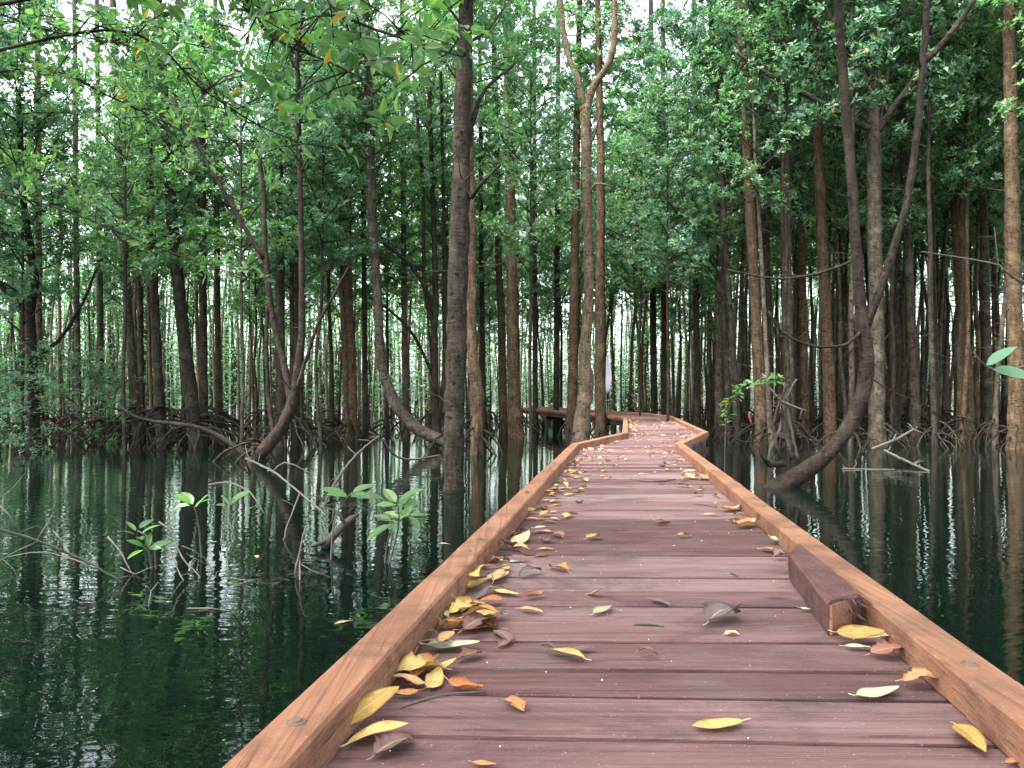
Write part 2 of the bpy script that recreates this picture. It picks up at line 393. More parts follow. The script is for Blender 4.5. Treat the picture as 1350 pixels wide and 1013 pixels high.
NEAR = {}
def px_tree(key, label, base_y, path, bark='bark_grey', limbs=(), top=None, crown=None, crown_z=None, crown_s=1.0,
            roots=(6, .8, .8), nroot=None, twigs=6, group=None, depth=None, lean=0.0, flare=1.25, cat='tree', name='mangrove_tree', knob=0.05, tilt=0.0):
    rnd = U(hash_(key)); d = depth or at_water(base_y)
    b = P(path[0][0], path[0][1], d); base = Vector((b.x, d, 0))
    root = thing(name, base, label, cat, group)
    pts = []
    for i, (x, y, w) in enumerate(path):
        p = P(x, y, d)-base; p.y += lean*max(0, p.z)+(tilt*(i/len(path)) if tilt else 0)
        pts.append((p, w/2/F*d))
    if pts[0][0].z > -.3:
        q = pts[0][0].copy(); q.z = -.35; pts.insert(0, (q, pts[0][1]*flare))
    if top:
        dir_ = (pts[-1][0]-pts[-2][0]); dir_.z = max(dir_.z, .3); dir_.normalize(); dir_ = (dir_*.4+Vector((0, 0, .6))).normalized()
        rem = top-pts[-1][0].z
        if rem > .3:
            e0 = pts[-1]
            pts.append((e0[0]+dir_*(rem*.5)+Vector((rnd.uniform(-.15, .15), rnd.uniform(-.15, .15), 0)), e0[1]*.75))
            pts.append((e0[0]+dir_*rem, max(.015, e0[1]*.3)))
    full = jitter_path(smooth_path(pts, .22), rnd, .008)
    full = [(p, r*(1+knob*math.sin(i*2.1)*rnd.uniform(.2, 1))) for i, (p, r) in enumerate(full)]
    V, Fc = [], []
    tube(V, Fc, full, 12 if d < 20 else 9, .05, rnd)
    add_twigs(V, Fc, full, rnd, twigs, 1.0, 9.0)
    part('trunk', V, Fc, M[bark], root)
    for lm in limbs:
        lp = [(P(x, y, d)-base+Vector((0, lean*max(0, P(x, y, d).z)+dy, 0)), w/2/F*d) for (x, y, w, dy) in [(q+(0,))[:4] for q in lm]]
        lf = jitter_path(smooth_path(lp, .2), rnd, .012)
        V, Fc = [], []; tube(V, Fc, lf, 8, .06, rnd); add_twigs(V, Fc, lf, rnd, 2, .5, 12, (.3, 1.0))
        part('limb', V, Fc, M[bark], root)
    if roots and roots[0]:
        if nroot is None: nroot = d < 21
        bz = pts[0][0].copy(); bz.z = 0
        if nroot:
            for i in range(roots[0]):
                az = 6.28*(i+rnd.uniform(-.3, .3))/roots[0]
                V, Fc = [], []
                tube(V, Fc, root_arch(rnd, bz+Vector((0, 0, roots[1]*rnd.uniform(.4, 1.05))), az, roots[2]*rnd.uniform(.6, 1.25), rnd.uniform(.018, .04)), 7, .1, rnd)
                part('prop_root', V, Fc, M['root'], root)
        else:
            V, Fc = roots_mesh(rnd, bz, *roots, .04)
            part('root_tangle', V, Fc, M['root'], root)
    if crown is not None:
        cz = crown_z or 7.0
        at_ = min(full, key=lambda q: abs(q[0].z-cz))[0]
        add_crown(root, crown, at_, rnd.uniform(0, 6.28), (crown_s,)*3)
    NEAR[key] = root
    return root, base, full, d
def hash_(s):
    h = 7
    for ch in s: h = (h*131+ord(ch)) % 1000003
    return h

# ------------------------------------------------------------------ water
V = [(-220, -30, 0), (220, -30, 0), (220, 260, 0), (-220, 260, 0)]
tag(link('water', mesh('water', V, [(0, 1, 2, 3)], M['water'])), 'dark green swamp water, smooth and mirror like', None, None, 'structure')

# ------------------------------------------------------------------ boardwalk
def at_y(line, y):
    for (a, b) in zip(line, line[1:]):
        if a[1] <= y <= b[1]: t = (y-a[1])/(b[1]-a[1]); return a[0]+(b[0]-a[0])*t
    a, b = (line[0], line[1]) if y < line[0][1] else (line[-2], line[-1])
    return a[0]+(b[0]-a[0])*(y-a[1])/(b[1]-a[1])
def on_r(px, py): v = on(px, py, RAIL); return (v.x, v.y)
LA, LB, LC = on_r(292, 1010), on_r(752, 586), (2.03, 14.2)
RA, RB, RC = on_r(1347, 901.5), on_r(901, 585), (3.73, 14.6)
sl = (LB[0]-LA[0])/(LB[1]-LA[1]); sr = (RB[0]-RA[0])/(RB[1]-RA[1])
L0 = (LA[0]-sl*(LA[1]+2.2), -2.2); R0 = (RA[0]-sr*(RA[1]+2.36), -2.36)
LD, RD = (3.6, 24.8), (5.6, 26.8)
LE, RE = (3.25, 28.2), (5.35, 30.8)
LF, RF = (.1, 40.0), (1.2, 43.5)
LEFT = [L0, LB, LC, LD, LE, LF]; RIGHT = [R0, RB, RC, RD, RE, RF]
ZL = [0, 0, 0, 0, .03, .17]                          # the far arm climbs a little
board = thing('boardwalk', (0, 0, 0), 'reddish plank boardwalk with raised orange timber kerbs zigzagging away over the water', 'boardwalk')
def lerp2(a, b, t): return (a[0]+(b[0]-a[0])*t, a[1]+(b[1]-a[1])*t)
def prism(V, Fc, quad, z0, z1, bev=0.004):
    """quad: four (x, y, dz) counter-clockwise; box with a small chamfer round the top"""
    b = len(V); cx = sum(q[0] for q in quad)/4; cy = sum(q[1] for q in quad)/4
    def inset(q):
        dx, dy = cx-q[0], cy-q[1]
        return (q[0]+math.copysign(min(bev, abs(dx)), dx), q[1]+math.copysign(min(bev, abs(dy)), dy))
    for q in quad: V.append((q[0], q[1], z0+q[2]))
    for q in quad: V.append((q[0], q[1], z1-bev+q[2]))
    for q in quad: V.append((*inset(q), z1+q[2]))
    Fc.append((b+3, b+2, b+1, b))
    for o in (0, 4):
        for k in range(4): Fc.append((b+o+k, b+o+(k+1) % 4, b+o+4+(k+1) % 4, b+o+4+k))
    Fc.append((b+8, b+9, b+10, b+11))
# planks
V, Fc = [], []
rnd = U(5)
seen_y = [975, 918, 881, 845, 818, 798, 778, 761, 732.6, 717, 701, 684, 673, 660.6, 651, 643.7]
ds = [F*DECK/(y-HY) for y in seen_y]
lead = [ds[0]-.25*(k+1) for k in range(15)][::-1]
cuts1 = lead+ds
while cuts1[-1] < 10.85: cuts1.append(cuts1[-1]+rnd.choice((.17, .2, .22, .24, .27)))
inset = .02
for s in range(5):
    a, b, c, d_ = LEFT[s], LEFT[s+1], RIGHT[s], RIGHT[s+1]
    za, zb = ZL[s], ZL[s+1]
    ln = (math.dist(a, b)+math.dist(c, d_))/2
    if s == 0:
        y0, y1 = -2.28, 10.9; ts = [(y-y0)/(y1-y0) for y in cuts1 if -2.2 < y < 10.8]+[1.0]; ts[0] = 0
    else:
        n = max(1, int(ln/.21)); ts = [0]+[(k+rnd.uniform(-.15, .15))/n for k in range(1, n)]+[1]
    for t0, t1 in zip(ts, ts[1:]):
        g = .011/ln*rnd.uniform(.5, 1.6)
        p, q = lerp2(a, b, t0+g), lerp2(a, b, t1-g); r, u = lerp2(c, d_, t0+g), lerp2(c, d_, t1-g)
        e = rnd.uniform(-.02, .03)
        def ins(l, r_, f): v = (r_[0]-l[0], r_[1]-l[1]); m = math.hypot(*v); return (l[0]+v[0]/m*f, l[1]+v[1]/m*f)
        A, D = ins(p, r, inset+e), ins(q, u, inset+e); B, C = ins(r, p, inset+e), ins(u, q, inset+e)
        dz = rnd.uniform(-.0035, .0025); tl = rnd.uniform(-.003, .003)
        z0 = za+(zb-za)*t0; z1 = za+(zb-za)*t1
        # bow each plank: three cells across with wavering edges
        m = 6; bb = len(V)
        wv = [rnd.uniform(-.0028, .0028) for _ in range(2*(m+1))]
        for k in range(m+1):
            f = k/m
            n0 = lerp2(A, B, f); n1 = lerp2(D, C, f)
            for (x, y), zz, w, sgn in ((n0, z0, wv[k], 1), (n1, z1, wv[m+1+k], -1)):
                zt = DECK+zz+dz+tl*(f-.5)*2
                V += [(x, y+w, zt-.05), (x, y+w, zt-.004), (x, y+w+sgn*.005, zt)]
        for k in range(m):
            o = bb+6*k; n_ = o+6
            Fc += [(o+2, n_+2, n_+5, o+5), (o+1, n_+1, n_+2, o+2), (o+5, n_+5, n_+4, o+4), (o, n_, n_+1, o+1), (o+4, n_+4, n_+3, o+3), (o+3, n_+3, n_, o)]
        Fc += [(bb, bb+1, bb+2, bb+5, bb+4, bb+3), tuple(bb+6*m+k for k in (3, 4, 5, 2, 1, 0))]
part('deck', V, Fc, M['deck'], board, False)
# kerbs
RW, RH = .116, .09
def kerb(a, b, side, za=0, zb=0, w=RW, h=RH, bolts=(), extend=(0, 0), wav=1):
    """a timber whose outer edge runs a-b; side +1 when the deck lies to its right"""
    a, b = Vector((*a, 0)), Vector((*b, 0)); d = (b-a); L = d.length; d.normalize()
    n = Vector((d.y, -d.x, 0))*side
    V, Fc = [], []; k = max(3, int(L/.35)); rr = U(int(L*977)+side)
    a2 = a-d*extend[0]; L2 = L+extend[0]+extend[1]
    prof = [(0, 0), (0, 1-.008/h), (.007, 1), (w-.007, 1), (w, 1-.008/h), (w, 0)]
    for i in range(k+1):
        t = i/k; j1, j2 = rr.uniform(-.0025, .0025)*wav, rr.uniform(-.002, .002)*wav
        o = a2+d*(L2*t); z = DECK+.003+za+(zb-za)*t
        for (u, q) in prof:
            V.append(tuple(o+n*(u+j1)+Vector((0, 0, z+q*h+(j2 if q > .5 else 0)))))
        if i:
            p0, p1 = 6*(i-1), 6*i
            for m in range(6): f = (p0+m, p0+(m+1) % 6, p1+(m+1) % 6, p1+m); Fc.append(f if side < 0 else f[::-1])
    Fc += [tuple(range(6)), tuple(6*k+m for m in reversed(range(6)))]
    o = part('kerb_rail', V, Fc, M['kerb'], board, False)
    for s in bolts:
        c = a+d*s+n*(w*.5); z = DECK+za+h+.003
        V, Fc = [], []
        tube(V, Fc, [(c+Vector((0, 0, z-.004)), .021), (c+Vector((0, 0, z+.0025)), .021), (c+Vector((0, 0, z+.003)), .019), (c+Vector((0, 0, z+.0032)), .0125), (c+Vector((0, 0, z+.0075)), .0115), (c+Vector((0, 0, z+.0078)), .006), (c+Vector((0, 0, z+.005)), .005)], 18)
        part('bolt', V, Fc, M['steel'], o, False)
    return o
def along(a, b, y): t = (y-a[1])/(b[1]-a[1]); return lerp2(a, b, t)
kerb(L0, along(L0, LB, 3.4), 1, bolts=(1.9, 3.80, 5.55))
kerb(along(L0, LB, 3.404), along(L0, LB, 7.3), 1, h=.093, w=.118, bolts=(.15, 1.95, 3.7))
kerb(along(L0, LB, 7.304), LB, 1, bolts=(.3, 2.0, 3.3), extend=(0, .03))
kerb(LB, LC, 1, bolts=(.8, 2.6), h=.096, extend=(-.02, .02))
kerb(LC, LD, 1, bolts=(1, 4, 7), extend=(-.02, .05))
kerb(LD, LE, 1, 0, .03, h=.096)
kerb(LE, LF, 1, .03, .17, extend=(-.02, 0))
kerb(R0, along(R0, RB, 1.775), -1, bolts=(1.2, 3.9))
kerb(along(R0, RB, 1.779), along(R0, RB, 5.75), -1, h=.086, bolts=(.12, 1.2, 2.9))
kerb(along(R0, RB, 5.754), RB, -1, h=.092, bolts=(.1, 1.9, 3.7), extend=(0, .05))
kerb(RB, RC, -1, bolts=(.8, 2.8), h=.096, extend=(-.02, .05))
kerb(RC, RD, -1, bolts=(1, 4, 7, 10), extend=(-.02, .05))
kerb(RD, RE, -1, 0, .03, h=.096)
kerb(RE, RF, -1, .03, .17, extend=(-.02, 0))
# the short dark red block butted against the right kerb
bz = DECK+.115
q = [on(1039, 727, bz), on(1090, 792, bz), on(1141, 784, bz), on(1058, 716, bz)]
yr = lambda y: at_y([R0, RB], y)-RW*1.01-.004
q[2].x = min(q[2].x, yr(q[2].y)); q[3].x = min(q[3].x, yr(q[3].y)) if q[3].x < yr(q[3].y) else yr(q[3].y)
V, Fc = [], []
b8 = []
k = 7; rb = U(3)
for i in range(k+1):
    t = i/k; l = q[0].lerp(q[1], t); r = q[3].lerp(q[2], t)
    if i == k: r = r+Vector((0, .03, 0))
    j = [rb.uniform(-.004, .004) for _ in range(4)]
    V += [(l.x+.004, l.y, DECK+.003), (l.x+j[0], l.y, bz-.012), (l.x+.012, l.y, bz+j[1]*.5), (r.x-.014, r.y, bz-.002+j[2]*.5), (r.x, r.y, bz-.016), (r.x, r.y, DECK+.003)]
    if i:
        p0, p1 = 6*(i-1), 6*i
        for m in range(6): Fc.append((p0+m, p1+m, p1+(m+1) % 6, p0+(m+1) % 6))
Fc += [tuple(range(6)), tuple(6*k+m for m in reversed(range(6)))]
o = part('spacer_block', V, Fc, M['block'], board, False)
o['label'] = 'dark red weathered block with a split broken end'
# splinters of the split end
V, Fc = [], []
for i in range(9):
    s = q[2]+Vector((-.004-.012*i, .04, -.012-.026*(i % 3)))
    e = s+Vector((rb.uniform(-.01, .02), -rb.uniform(.05, .10), rb.uniform(-.02, .01)))
    tube(V, Fc, [(s, .007), (s.lerp(e, .5), .005), (e, .001)], 4, .2, rb)
part('splinter', V, Fc, M['block'], o, False)
A_, B_ = q[1]+Vector((.012, -.003, 0)), q[2]+Vector((-.016, .028, 0)); n_ = (B_-A_).cross(Vector((0, 0, 1))).normalized()*.004
if n_.y > 0: n_ = -n_
V, Fc = [], []
pr = [(A_.x, A_.y, DECK+.008), (B_.x, B_.y, DECK+.008), (B_.x, B_.y, bz-.05), (A_.lerp(B_, .72).x, A_.lerp(B_, .72).y, bz-.022), (A_.lerp(B_, .5).x, A_.lerp(B_, .5).y, bz-.012), (A_.x, A_.y, bz-.014)]
V = [tuple(Vector(p)+n_) for p in pr]+[tuple(Vector(p)-n_*2) for p in pr]; m_ = len(pr)
Fc = [tuple(range(m_)), tuple(2*m_-1-i for i in range(m_))]+[(i, i+m_, (i+1) % m_+m_, (i+1) % m_) for i in range(m_)]
part('end_grain', V, Fc, M['kerb'], o, False)
# beams and piles underneath
def beam(pa, pb, w, z0, z1, za=0, zb=0):
    a, b = Vector((*pa, 0)), Vector((*pb, 0)); d = (b-a).normalized(); n = Vector((d.y, -d.x, 0))*(w/2)
    V, Fc = [], []
    prism(V, Fc, [(*(a-n)[:2], za), (*(a+n)[:2], za), (*(b+n)[:2], zb), (*(b-n)[:2], zb)], z0, z1)
    part('beam', V, Fc, M['under'], board, False)
def inner(i, f): return lerp2(LEFT[i], RIGHT[i], f), lerp2(LEFT[i+1], RIGHT[i+1], f)
for i in range(5):
    for f in (.06, .94):
        a, b = inner(i, f); a, b = lerp2(a, b, .004), lerp2(a, b, .996)
        beam(a, b, .07, DECK-.21, DECK-.040, ZL[i], ZL[i+1])
for i in range(5):
    L = math.dist(LEFT[i], LEFT[i+1]); n = max(1, round(L/(2.4 if i < 4 else 6)))
    for k in range(n):
        t = (k+.12)/n
        a = lerp2(LEFT[i], LEFT[i+1], t); b = lerp2(RIGHT[i], RIGHT[i+1], t); z = ZL[i]+(ZL[i+1]-ZL[i])*t
        beam(lerp2(a, b, -.01), lerp2(a, b, 1.01), .09, DECK-.36, DECK-.215, z, z)
        for f in (.05, .95):
            c = lerp2(a, b, f); V, Fc = [], []
            tube(V, Fc, [(Vector((c[0], c[1], -.4)), .065), (Vector((c[0], c[1], DECK-.365+z)), .06)], 10, .06)
            part('pile', V, Fc, M['under'], board)

# ------------------------------------------------------------------ fallen leaves
COLS = {'mustard': (.36, .235, .065), 'yellow': (.46, .34, .12), 'cream': (.50, .44, .24), 'palegreen': (.38, .43, .27), 'orange': (.37, .18, .07),
        'rust': (.30, .115, .045), 'tan': (.42, .25, .12), 'brown': (.14, .068, .04), 'mauve': (.15, .088, .078), 'grey': (.11, .088, .083), 'olive': (.27, .26, .14), 'redbrown': (.25, .11, .078), 'white': (.75, .68, .6)}
def fallen_mesh(seed, ratio, bend, cross, twist, wav, ragged=0):
    r = U(seed); V, Fc, UVs = [], [], []; rows, cols = 14, 6
    ph = r.uniform(0, 6); asym = r.uniform(-.12, .12)
    for i in range(rows+1):
        t = i/rows; prof = math.sin(PI*t**.85)**.8 if 0 < t < 1 else 0.015
        th = bend*(t-.45)
        cy = math.sin(th)/bend if abs(bend) > .05 else t-.45
        cz = (1-math.cos(th))/bend if abs(bend) > .05 else 0
        for j in range(cols+1):
            u = j/cols*2-1; w = ratio*.5*prof*(1+asym*u+(ragged*r.uniform(-.35, .25) if abs(u) == 1 else 0))
            a = cross*u
            x = (math.sin(a)/cross if abs(cross) > .05 else u)*w
            z = (1-math.cos(a))/cross*w*1.0 if abs(cross) > .05 else 0
            z += wav*math.sin(t*9+ph+u*1.5)*abs(u)*.5
            tw = twist*(t-.5); x, z = x*math.cos(tw)-z*math.sin(tw), x*math.sin(tw)+z*math.cos(tw)
            V.append((x, cy, cz+z)); UVs.append((j/cols, t))
    for i in range(rows):
        for j in range(cols):
            o = i*(cols+1)+j; Fc.append((o, o+1, o+cols+2, o+cols+1))
    # stalk
    b0 = Vector(V[cols//2]); dr = (b0-Vector(V[cols+1+cols//2])).normalized()
    n0 = len(V)
    tube(V, Fc, [(b0-dr*.05, .012), (b0+dr*.08, .012), (b0+dr*.17+Vector((r.uniform(-.03, .03), 0, r.uniform(-.01, .03))), .010)], 4)
    UVs += [(.5, .5)]*(len(V)-n0)
    mz = min(v[2] for v in V); V = [(x, y, z-mz) for x, y, z in V]
    return mesh('fallen_leaf', V, Fc, M['fallen'], True, UVs)
rs = U(77)
FLAT = [fallen_mesh(300+i, rs.uniform(.36, .46), rs.choice((.35, -.35, .6)), rs.uniform(.25, .6), rs.uniform(-.4, .4), .02) for i in range(6)]
CURL = [fallen_mesh(320+i, rs.uniform(.4, .55), rs.choice((1.2, -1.0, 1.6, -1.4)), rs.choice((.9, 1.3, -1.1)), rs.uniform(-1.0, 1.0), .05, .3) for i in range(8)]
RAG = [fallen_mesh(340+i, rs.uniform(.55, .7), rs.choice((.8, -.8)), rs.choice((.7, -.8)), rs.uniform(-.7, .7), .09, 1.0) for i in range(5)]
nleaf = [0]
def fallen(pos, L, ang, col, style, label, group, tilt=(0, 0)):
    me = rs.choice({'flat': FLAT, 'curl': CURL, 'rag': RAG}[style])
    o = link('fallen_leaf', me); o.location = pos; o.scale = (L, L, L*rs.uniform(.8, 1.1))
    o.rotation_euler = (tilt[0], tilt[1], ang)
    c = COLS[col]; j = rs.uniform(.88, 1.12); o.color = (c[0]*j, c[1]*j*rs.uniform(.95, 1.05), c[2]*j, 1)
    tag(o, label, 'leaf', group); nleaf[0] += 1
    return o
def fallen_px(a, b, col, style, label, lift=0, tilt=(0, 0), group='fallen leaves on the planks'):
    A, B = on(*a, DECK), on(*b, DECK); m = (A+B)/2; d = B-A; L = max(.05, min(.20, d.length*.92))
    m.z = DECK+.003+lift
    return fallen(m, L, math.atan2(d.y, d.x)-PI/2, col, style, label, group, tilt)
PXL = [
 ((443,978),(526,940),'mustard','flat','large mustard leaf tilted up against the left kerb beside the bolt',.035,(.25,.15)),
 ((450,990),(541,968),'yellow','flat','yellow leaf with brown edges lying lowest of the pair near the bolt',.012,(.1,-.1)),
 ((487,1006),(545,978),'mauve','rag','brown grey leaf tucked under the yellow leaf pair',0,(0,0)),
 ((412,1002),(452,990),'grey','rag','crumpled grey leaf in the bottom left corner of the planks',0,(0,0)),
 ((440,955),(484,925),'mauve','rag','dull mauve leaf lying flat along the kerb behind the mustard leaf',0,(0,0)),
 ((514,924),(564,920),'orange','curl','curled orange leaf casting a dark shadow above the yellow pair',.01,(0,0)),
 ((541,878),(540,898),'yellow','flat','small broad yellow leaf with a pointed tip by the kerb',.01,(.2,0)),
 ((493,906),(523,885),'grey','rag','crinkled grey leaf next to the small broad yellow leaf',0,(0,0)),
 ((555,859),(632,856),'palegreen','flat','long pale green leaf pointing right from the kerb',.012,(0,.1)),
 ((536,852),(576,841),'yellow','rag','ragged yellow leaf half behind the pale green leaf',.01,(0,0)),
 ((579,826),(609,842),'orange','curl','bright rust orange leaf curled up at the kerb',.015,(.2,.1)),
 ((605,840),(655,820),'mauve','rag','mauve brown leaf overlapping a plank gap by the kerb',.004,(0,0)),
 ((520,876),(553,862),'tan','curl','tan curly leaf below the pale green leaf',.006,(0,0)),
 ((567,890),(584,882),'mauve','curl','tiny curled brown leaf right of the small broad yellow leaf',0,(0,0)),
 ((609,762),(637,780),'yellow','rag','bright yellow leaf standing in the middle of the kerb drift',.02,(.3,.2)),
 ((591,783),(647,775),'yellow','curl','yellow leaf curving like a boat at the kerb',.012,(0,0)),
 ((640,768),(671,759),'cream','flat','narrow light yellow leaf pointing up right',.008,(0,.1)),
 ((649,781),(684,788),'yellow','flat','yellow leaf beside the red brown one',.006,(0,0)),
 ((687,793),(719,787),'redbrown','curl','red brown leaf arched over a plank gap',.006,(0,0)),
 ((681,806),(716,811),'tan','flat','tan leaf lying alone below the red brown leaf',.006,(0,0)),
 ((587,810),(624,803),'olive','flat','dull olive leaf flat on the planks at the kerb',.006,(0,0)),
 ((568,813),(593,818),'cream','rag','creased cream leaf left of the olive leaf',.006,(0,0)),
 ((673,721),(698,711),'cream','flat','yellow green leaf tilted on the kerb drift',.012,(.2,.1)),
 ((658,725),(680,723),'grey','curl','grey tan leaf left of the yellow green leaf',.01,(0,0)),
 ((667,743),(692,743),'palegreen','flat','pale leaf pointing right out of the drift',.006,(0,0)),
 ((626,752),(658,751),'redbrown','curl','reddish leaf folded behind the yellow drift',.008,(0,0)),
 ((632,744),(669,742),'brown','curl','brown leaf with lifted edge behind the reddish leaf',.006,(0,0)),
 ((653,711),(680,707),'tan','curl','cream brown leaf with a white edge at the kerb',.006,(0,0)),
 ((702,699),(728,698),'cream','flat','pale yellow leaf sticking out of the drift',.008,(0,0)),
 ((687,680),(709,677),'mustard','curl','brown yellow leaf high on the drift',.012,(0,0)),
 ((693,686),(711,687),'tan','curl','light tan leaf under the brown yellow leaf',.006,(0,0)),
 ((664,697),(680,698),'orange','curl','small orange leaf right against the kerb',.01,(0,0)),
 ((711,649),(744,650),'tan','flat','tan leaf reaching from the left kerb near the bend',.006,(0,0)),
 ((1096,846),(1166,850),'mustard','flat','big mustard leaf with a brown patch leaning on the red block end',.028,(.1,.6)),
 ((1128,850),(1186,852),'cream','flat','cream yellow leaf overlapping the big mustard leaf',.02,(.1,0)),
 ((1109,856),(1154,859),'palegreen','flat','pale green leaf under the cream leaf by the block',.006,(0,0)),
 ((1142,868),(1200,868),'redbrown','rag','large curled pinkish brown leaf by the right kerb',.01,(.15,.2)),
 ((1124,925),(1185,913),'palegreen','flat','pale green leaf touching the tan ragged leaf',.006,(0,0)),
 ((1183,908),(1251,909),'tan','rag','tan ragged leaf near the right kerb',.012,(0,0)),
 ((1256,962),(1300,1001),'mustard','flat','thick mustard leaf with its stalk up in the bottom right',.01,(0,.1)),
 ((1052,804),(1072,807),'palegreen','flat','small pale leaf beside the red block',.004,(0,0)),
 ((1013,715),(1032,721),'palegreen','curl','cream green leaf at the far end of the red block',.014,(0,0)),
 ((1000,726),(1034,732),'orange','flat','orange tan leaf at the far end of the red block',.006,(0,0)),
 ((985,957),(912,966),'yellow','flat','yellow green leaf lying alone in the lower middle of the planks',.006,(0,0)),
 ((776,876),(719,862),'yellow','flat','bright yellow leaf near the middle of the planks',.008,(0,.15)),
 ((750,861),(789,859),'mauve','curl','brown grey leaf behind the bright yellow leaf',.004,(0,0)),
 ((771,783),(800,790),'tan','flat','three cornered tan leaf lifted on edge',.012,(.4,.1)),
 ((780,814),(807,802),'olive','flat','grey olive leaf below the three cornered leaf',.004,(0,0)),
 ((855,792),(884,801),'grey','flat','dark grey leaf crossing a plank gap',.004,(0,0)),
 ((927,832),(972,810),'grey','rag','faded see through grey leaf right of the middle',.004,(0,0)),
 ((957,840),(972,840),'cream','rag','small cream leaf scrap below the faded leaf',.004,(0,0)),
 ((837,864),(869,869),'mauve','curl','rolled brown leaf alone in the middle',.003,(0,0)),
 ((664,928),(691,944),'orange','rag','small orange leaf alone above the front plank gap',.006,(0,0)),
 ((622,1010),(652,1013),'orange','flat','orange leaf cut by the bottom edge of the picture',.004,(0,0)),
 ((890,709),(912,709),'orange','rag','tan orange leaf alone in the middle distance',.004,(0,0)),
 ((945,676),(980,672),'tan','curl','cream brown leaf by the right kerb before the bend',.008,(0,0)),
 ((967,699),(998,693),'tan','curl','tan leaf in the right drift before the red block',.008,(0,0)),
 ((1328,1010),(1347,1008),'orange','flat','orange leaf in the bottom right corner',.004,(0,0)),
 ((898,630),(915,633),'yellow','rag','yellow leaf at the right kerb by the narrow bend',.008,(0,0)),
 ((914,631),(934,634),'orange','rag','orange leaf at the right kerb by the narrow bend',.008,(0,0)),
 ((861,691),(886,694),'brown','curl','dark brown curled leaf in the middle distance',.003,(0,0)),
 ((976,672),(990,668),'brown','curl','dark curled leaf against the right kerb in the middle distance',.008,(0,0)),
]
for a, b, c, st, lb, lf, tl in PXL: fallen_px(a, b, c, st, lb, lf, tl)
DL = {'tan': 'tan', 'brown': 'brown', 'orange': 'orange', 'rust': 'rust coloured', 'mauve': 'dull mauve', 'redbrown': 'red brown', 'yellow': 'yellow', 'cream': 'cream', 'grey': 'grey', 'mustard': 'mustard'}
def drift(n, side, y0, y1, spread, cols, where, Lr=(.07, .13), power=1.0, lift=.03):
    for _ in range(n):
        y = y0+(y1-y0)*rs.random()**power
        l, r = at_y(LEFT[:4], y), at_y(RIGHT[:4], y)
        if side == 'm': x = l+.3+(r-l-.6)*rs.random()
        else:
            e = min(.9, .02+rs.expovariate(1/spread)); x = l+RW+.03+e if side == 'l' else r-RW-.03-e
        c = rs.choice(cols); st = rs.choice(('curl', 'rag', 'flat', 'flat'))
        near = abs(x-(l+RW)) < .15 or abs(r-RW-x) < .15
        fallen(Vector((x, y, DECK+.003+(rs.uniform(0, lift) if near and side != 'm' else .002))), rs.uniform(*Lr), rs.uniform(0, 6.28), c, st,
               f'small dry {DL[c]} leaf {where}', 'leaf litter on the boardwalk', (rs.uniform(-.2, .3), rs.uniform(-.25, .25)) if near else (0, 0))
MIX = ('tan', 'yellow', 'brown', 'orange', 'rust', 'mauve', 'redbrown', 'yellow', 'mustard', 'brown')
drift(30, 'l', 1.95, 3.3, .07, ('brown', 'mauve', 'orange', 'tan', 'grey', 'yellow', 'mustard', 'rust'), 'in the near drift along the left kerb', (.09, .15))
drift(46, 'l', 3.2, 6.5, .09, MIX, 'in the drift along the left kerb further on')
drift(40, 'l', 6.5, 10.7, .16, ('tan', 'orange', 'orange', 'yellow', 'brown', 'rust'), 'in the drift beside the left bend')
drift(24, 'l', 10.8, 24, .22, ('tan', 'orange', 'orange', 'yellow', 'rust'), 'in the far drift past the left bend')
drift(16, 'r', 3.2, 6.5, .10, MIX, 'in the drift along the right kerb')
drift(26, 'r', 6.5, 12, .16, ('tan', 'orange', 'yellow', 'brown', 'rust', 'cream'), 'in the drift beside the right bend')
drift(14, 'r', 12, 24, .22, ('tan', 'orange', 'cream', 'rust'), 'in the far drift past the right bend')
drift(16, 'm', 6.0, 15, 0, ('cream', 'cream', 'tan', 'yellow', 'orange'), 'scattered on the far planks', (.08, .12))
# the finest litter of the far stretch, beyond counting
LV, LF, LU = [], [], []
for _ in range(190):
    y = rs.uniform(7.5, 27); l, r = at_y(LEFT[:4], y), at_y(RIGHT[:4], y); side = rs.random(); e = .02+rs.expovariate(1/.16)
    x = l+RW+.02+min(e, .7) if side < .6 else (r-RW-.02-min(e, .7) if side < .88 else rs.uniform(l+.2, r-.2))
    src = rs.choice(RAG+CURL); L = rs.uniform(.06, .11); a = rs.uniform(0, 6.28); ca, sa = math.cos(a)*L, math.sin(a)*L; b0 = len(LV)
    LV += [(x+v.co.x*ca-v.co.y*sa, y+v.co.x*sa+v.co.y*ca, DECK+.004+v.co.z*L+rs.random()*.0005) for v in src.vertices]
    LF += [tuple(b0+i for i in p.vertices) for p in src.polygons]; LU += [(.2, .5)]*len(src.vertices)
o = link('leaf_litter', mesh('leaf_litter', LV, LF, M['litter'], True)); tag(o, 'tan and orange leaf litter lying thick along the far kerbs', 'leaf litter', None, 'stuff')
for (x, y), c, a, lb in (((585, 718), 'yellow', 1.3, 'yellow leaf floating on the water just outside the left kerb'), ((338, 735), 'yellow', .5, 'small yellow leaf floating among the twigs in the left water'), ((452, 822), 'olive', 2.2, 'olive leaf floating on the dark water nearest the left kerb')):
    w = on(x, y, 0); w.z = .004; fallen(w, .12, a, c, 'flat', lb, 'leaves floating on the water')
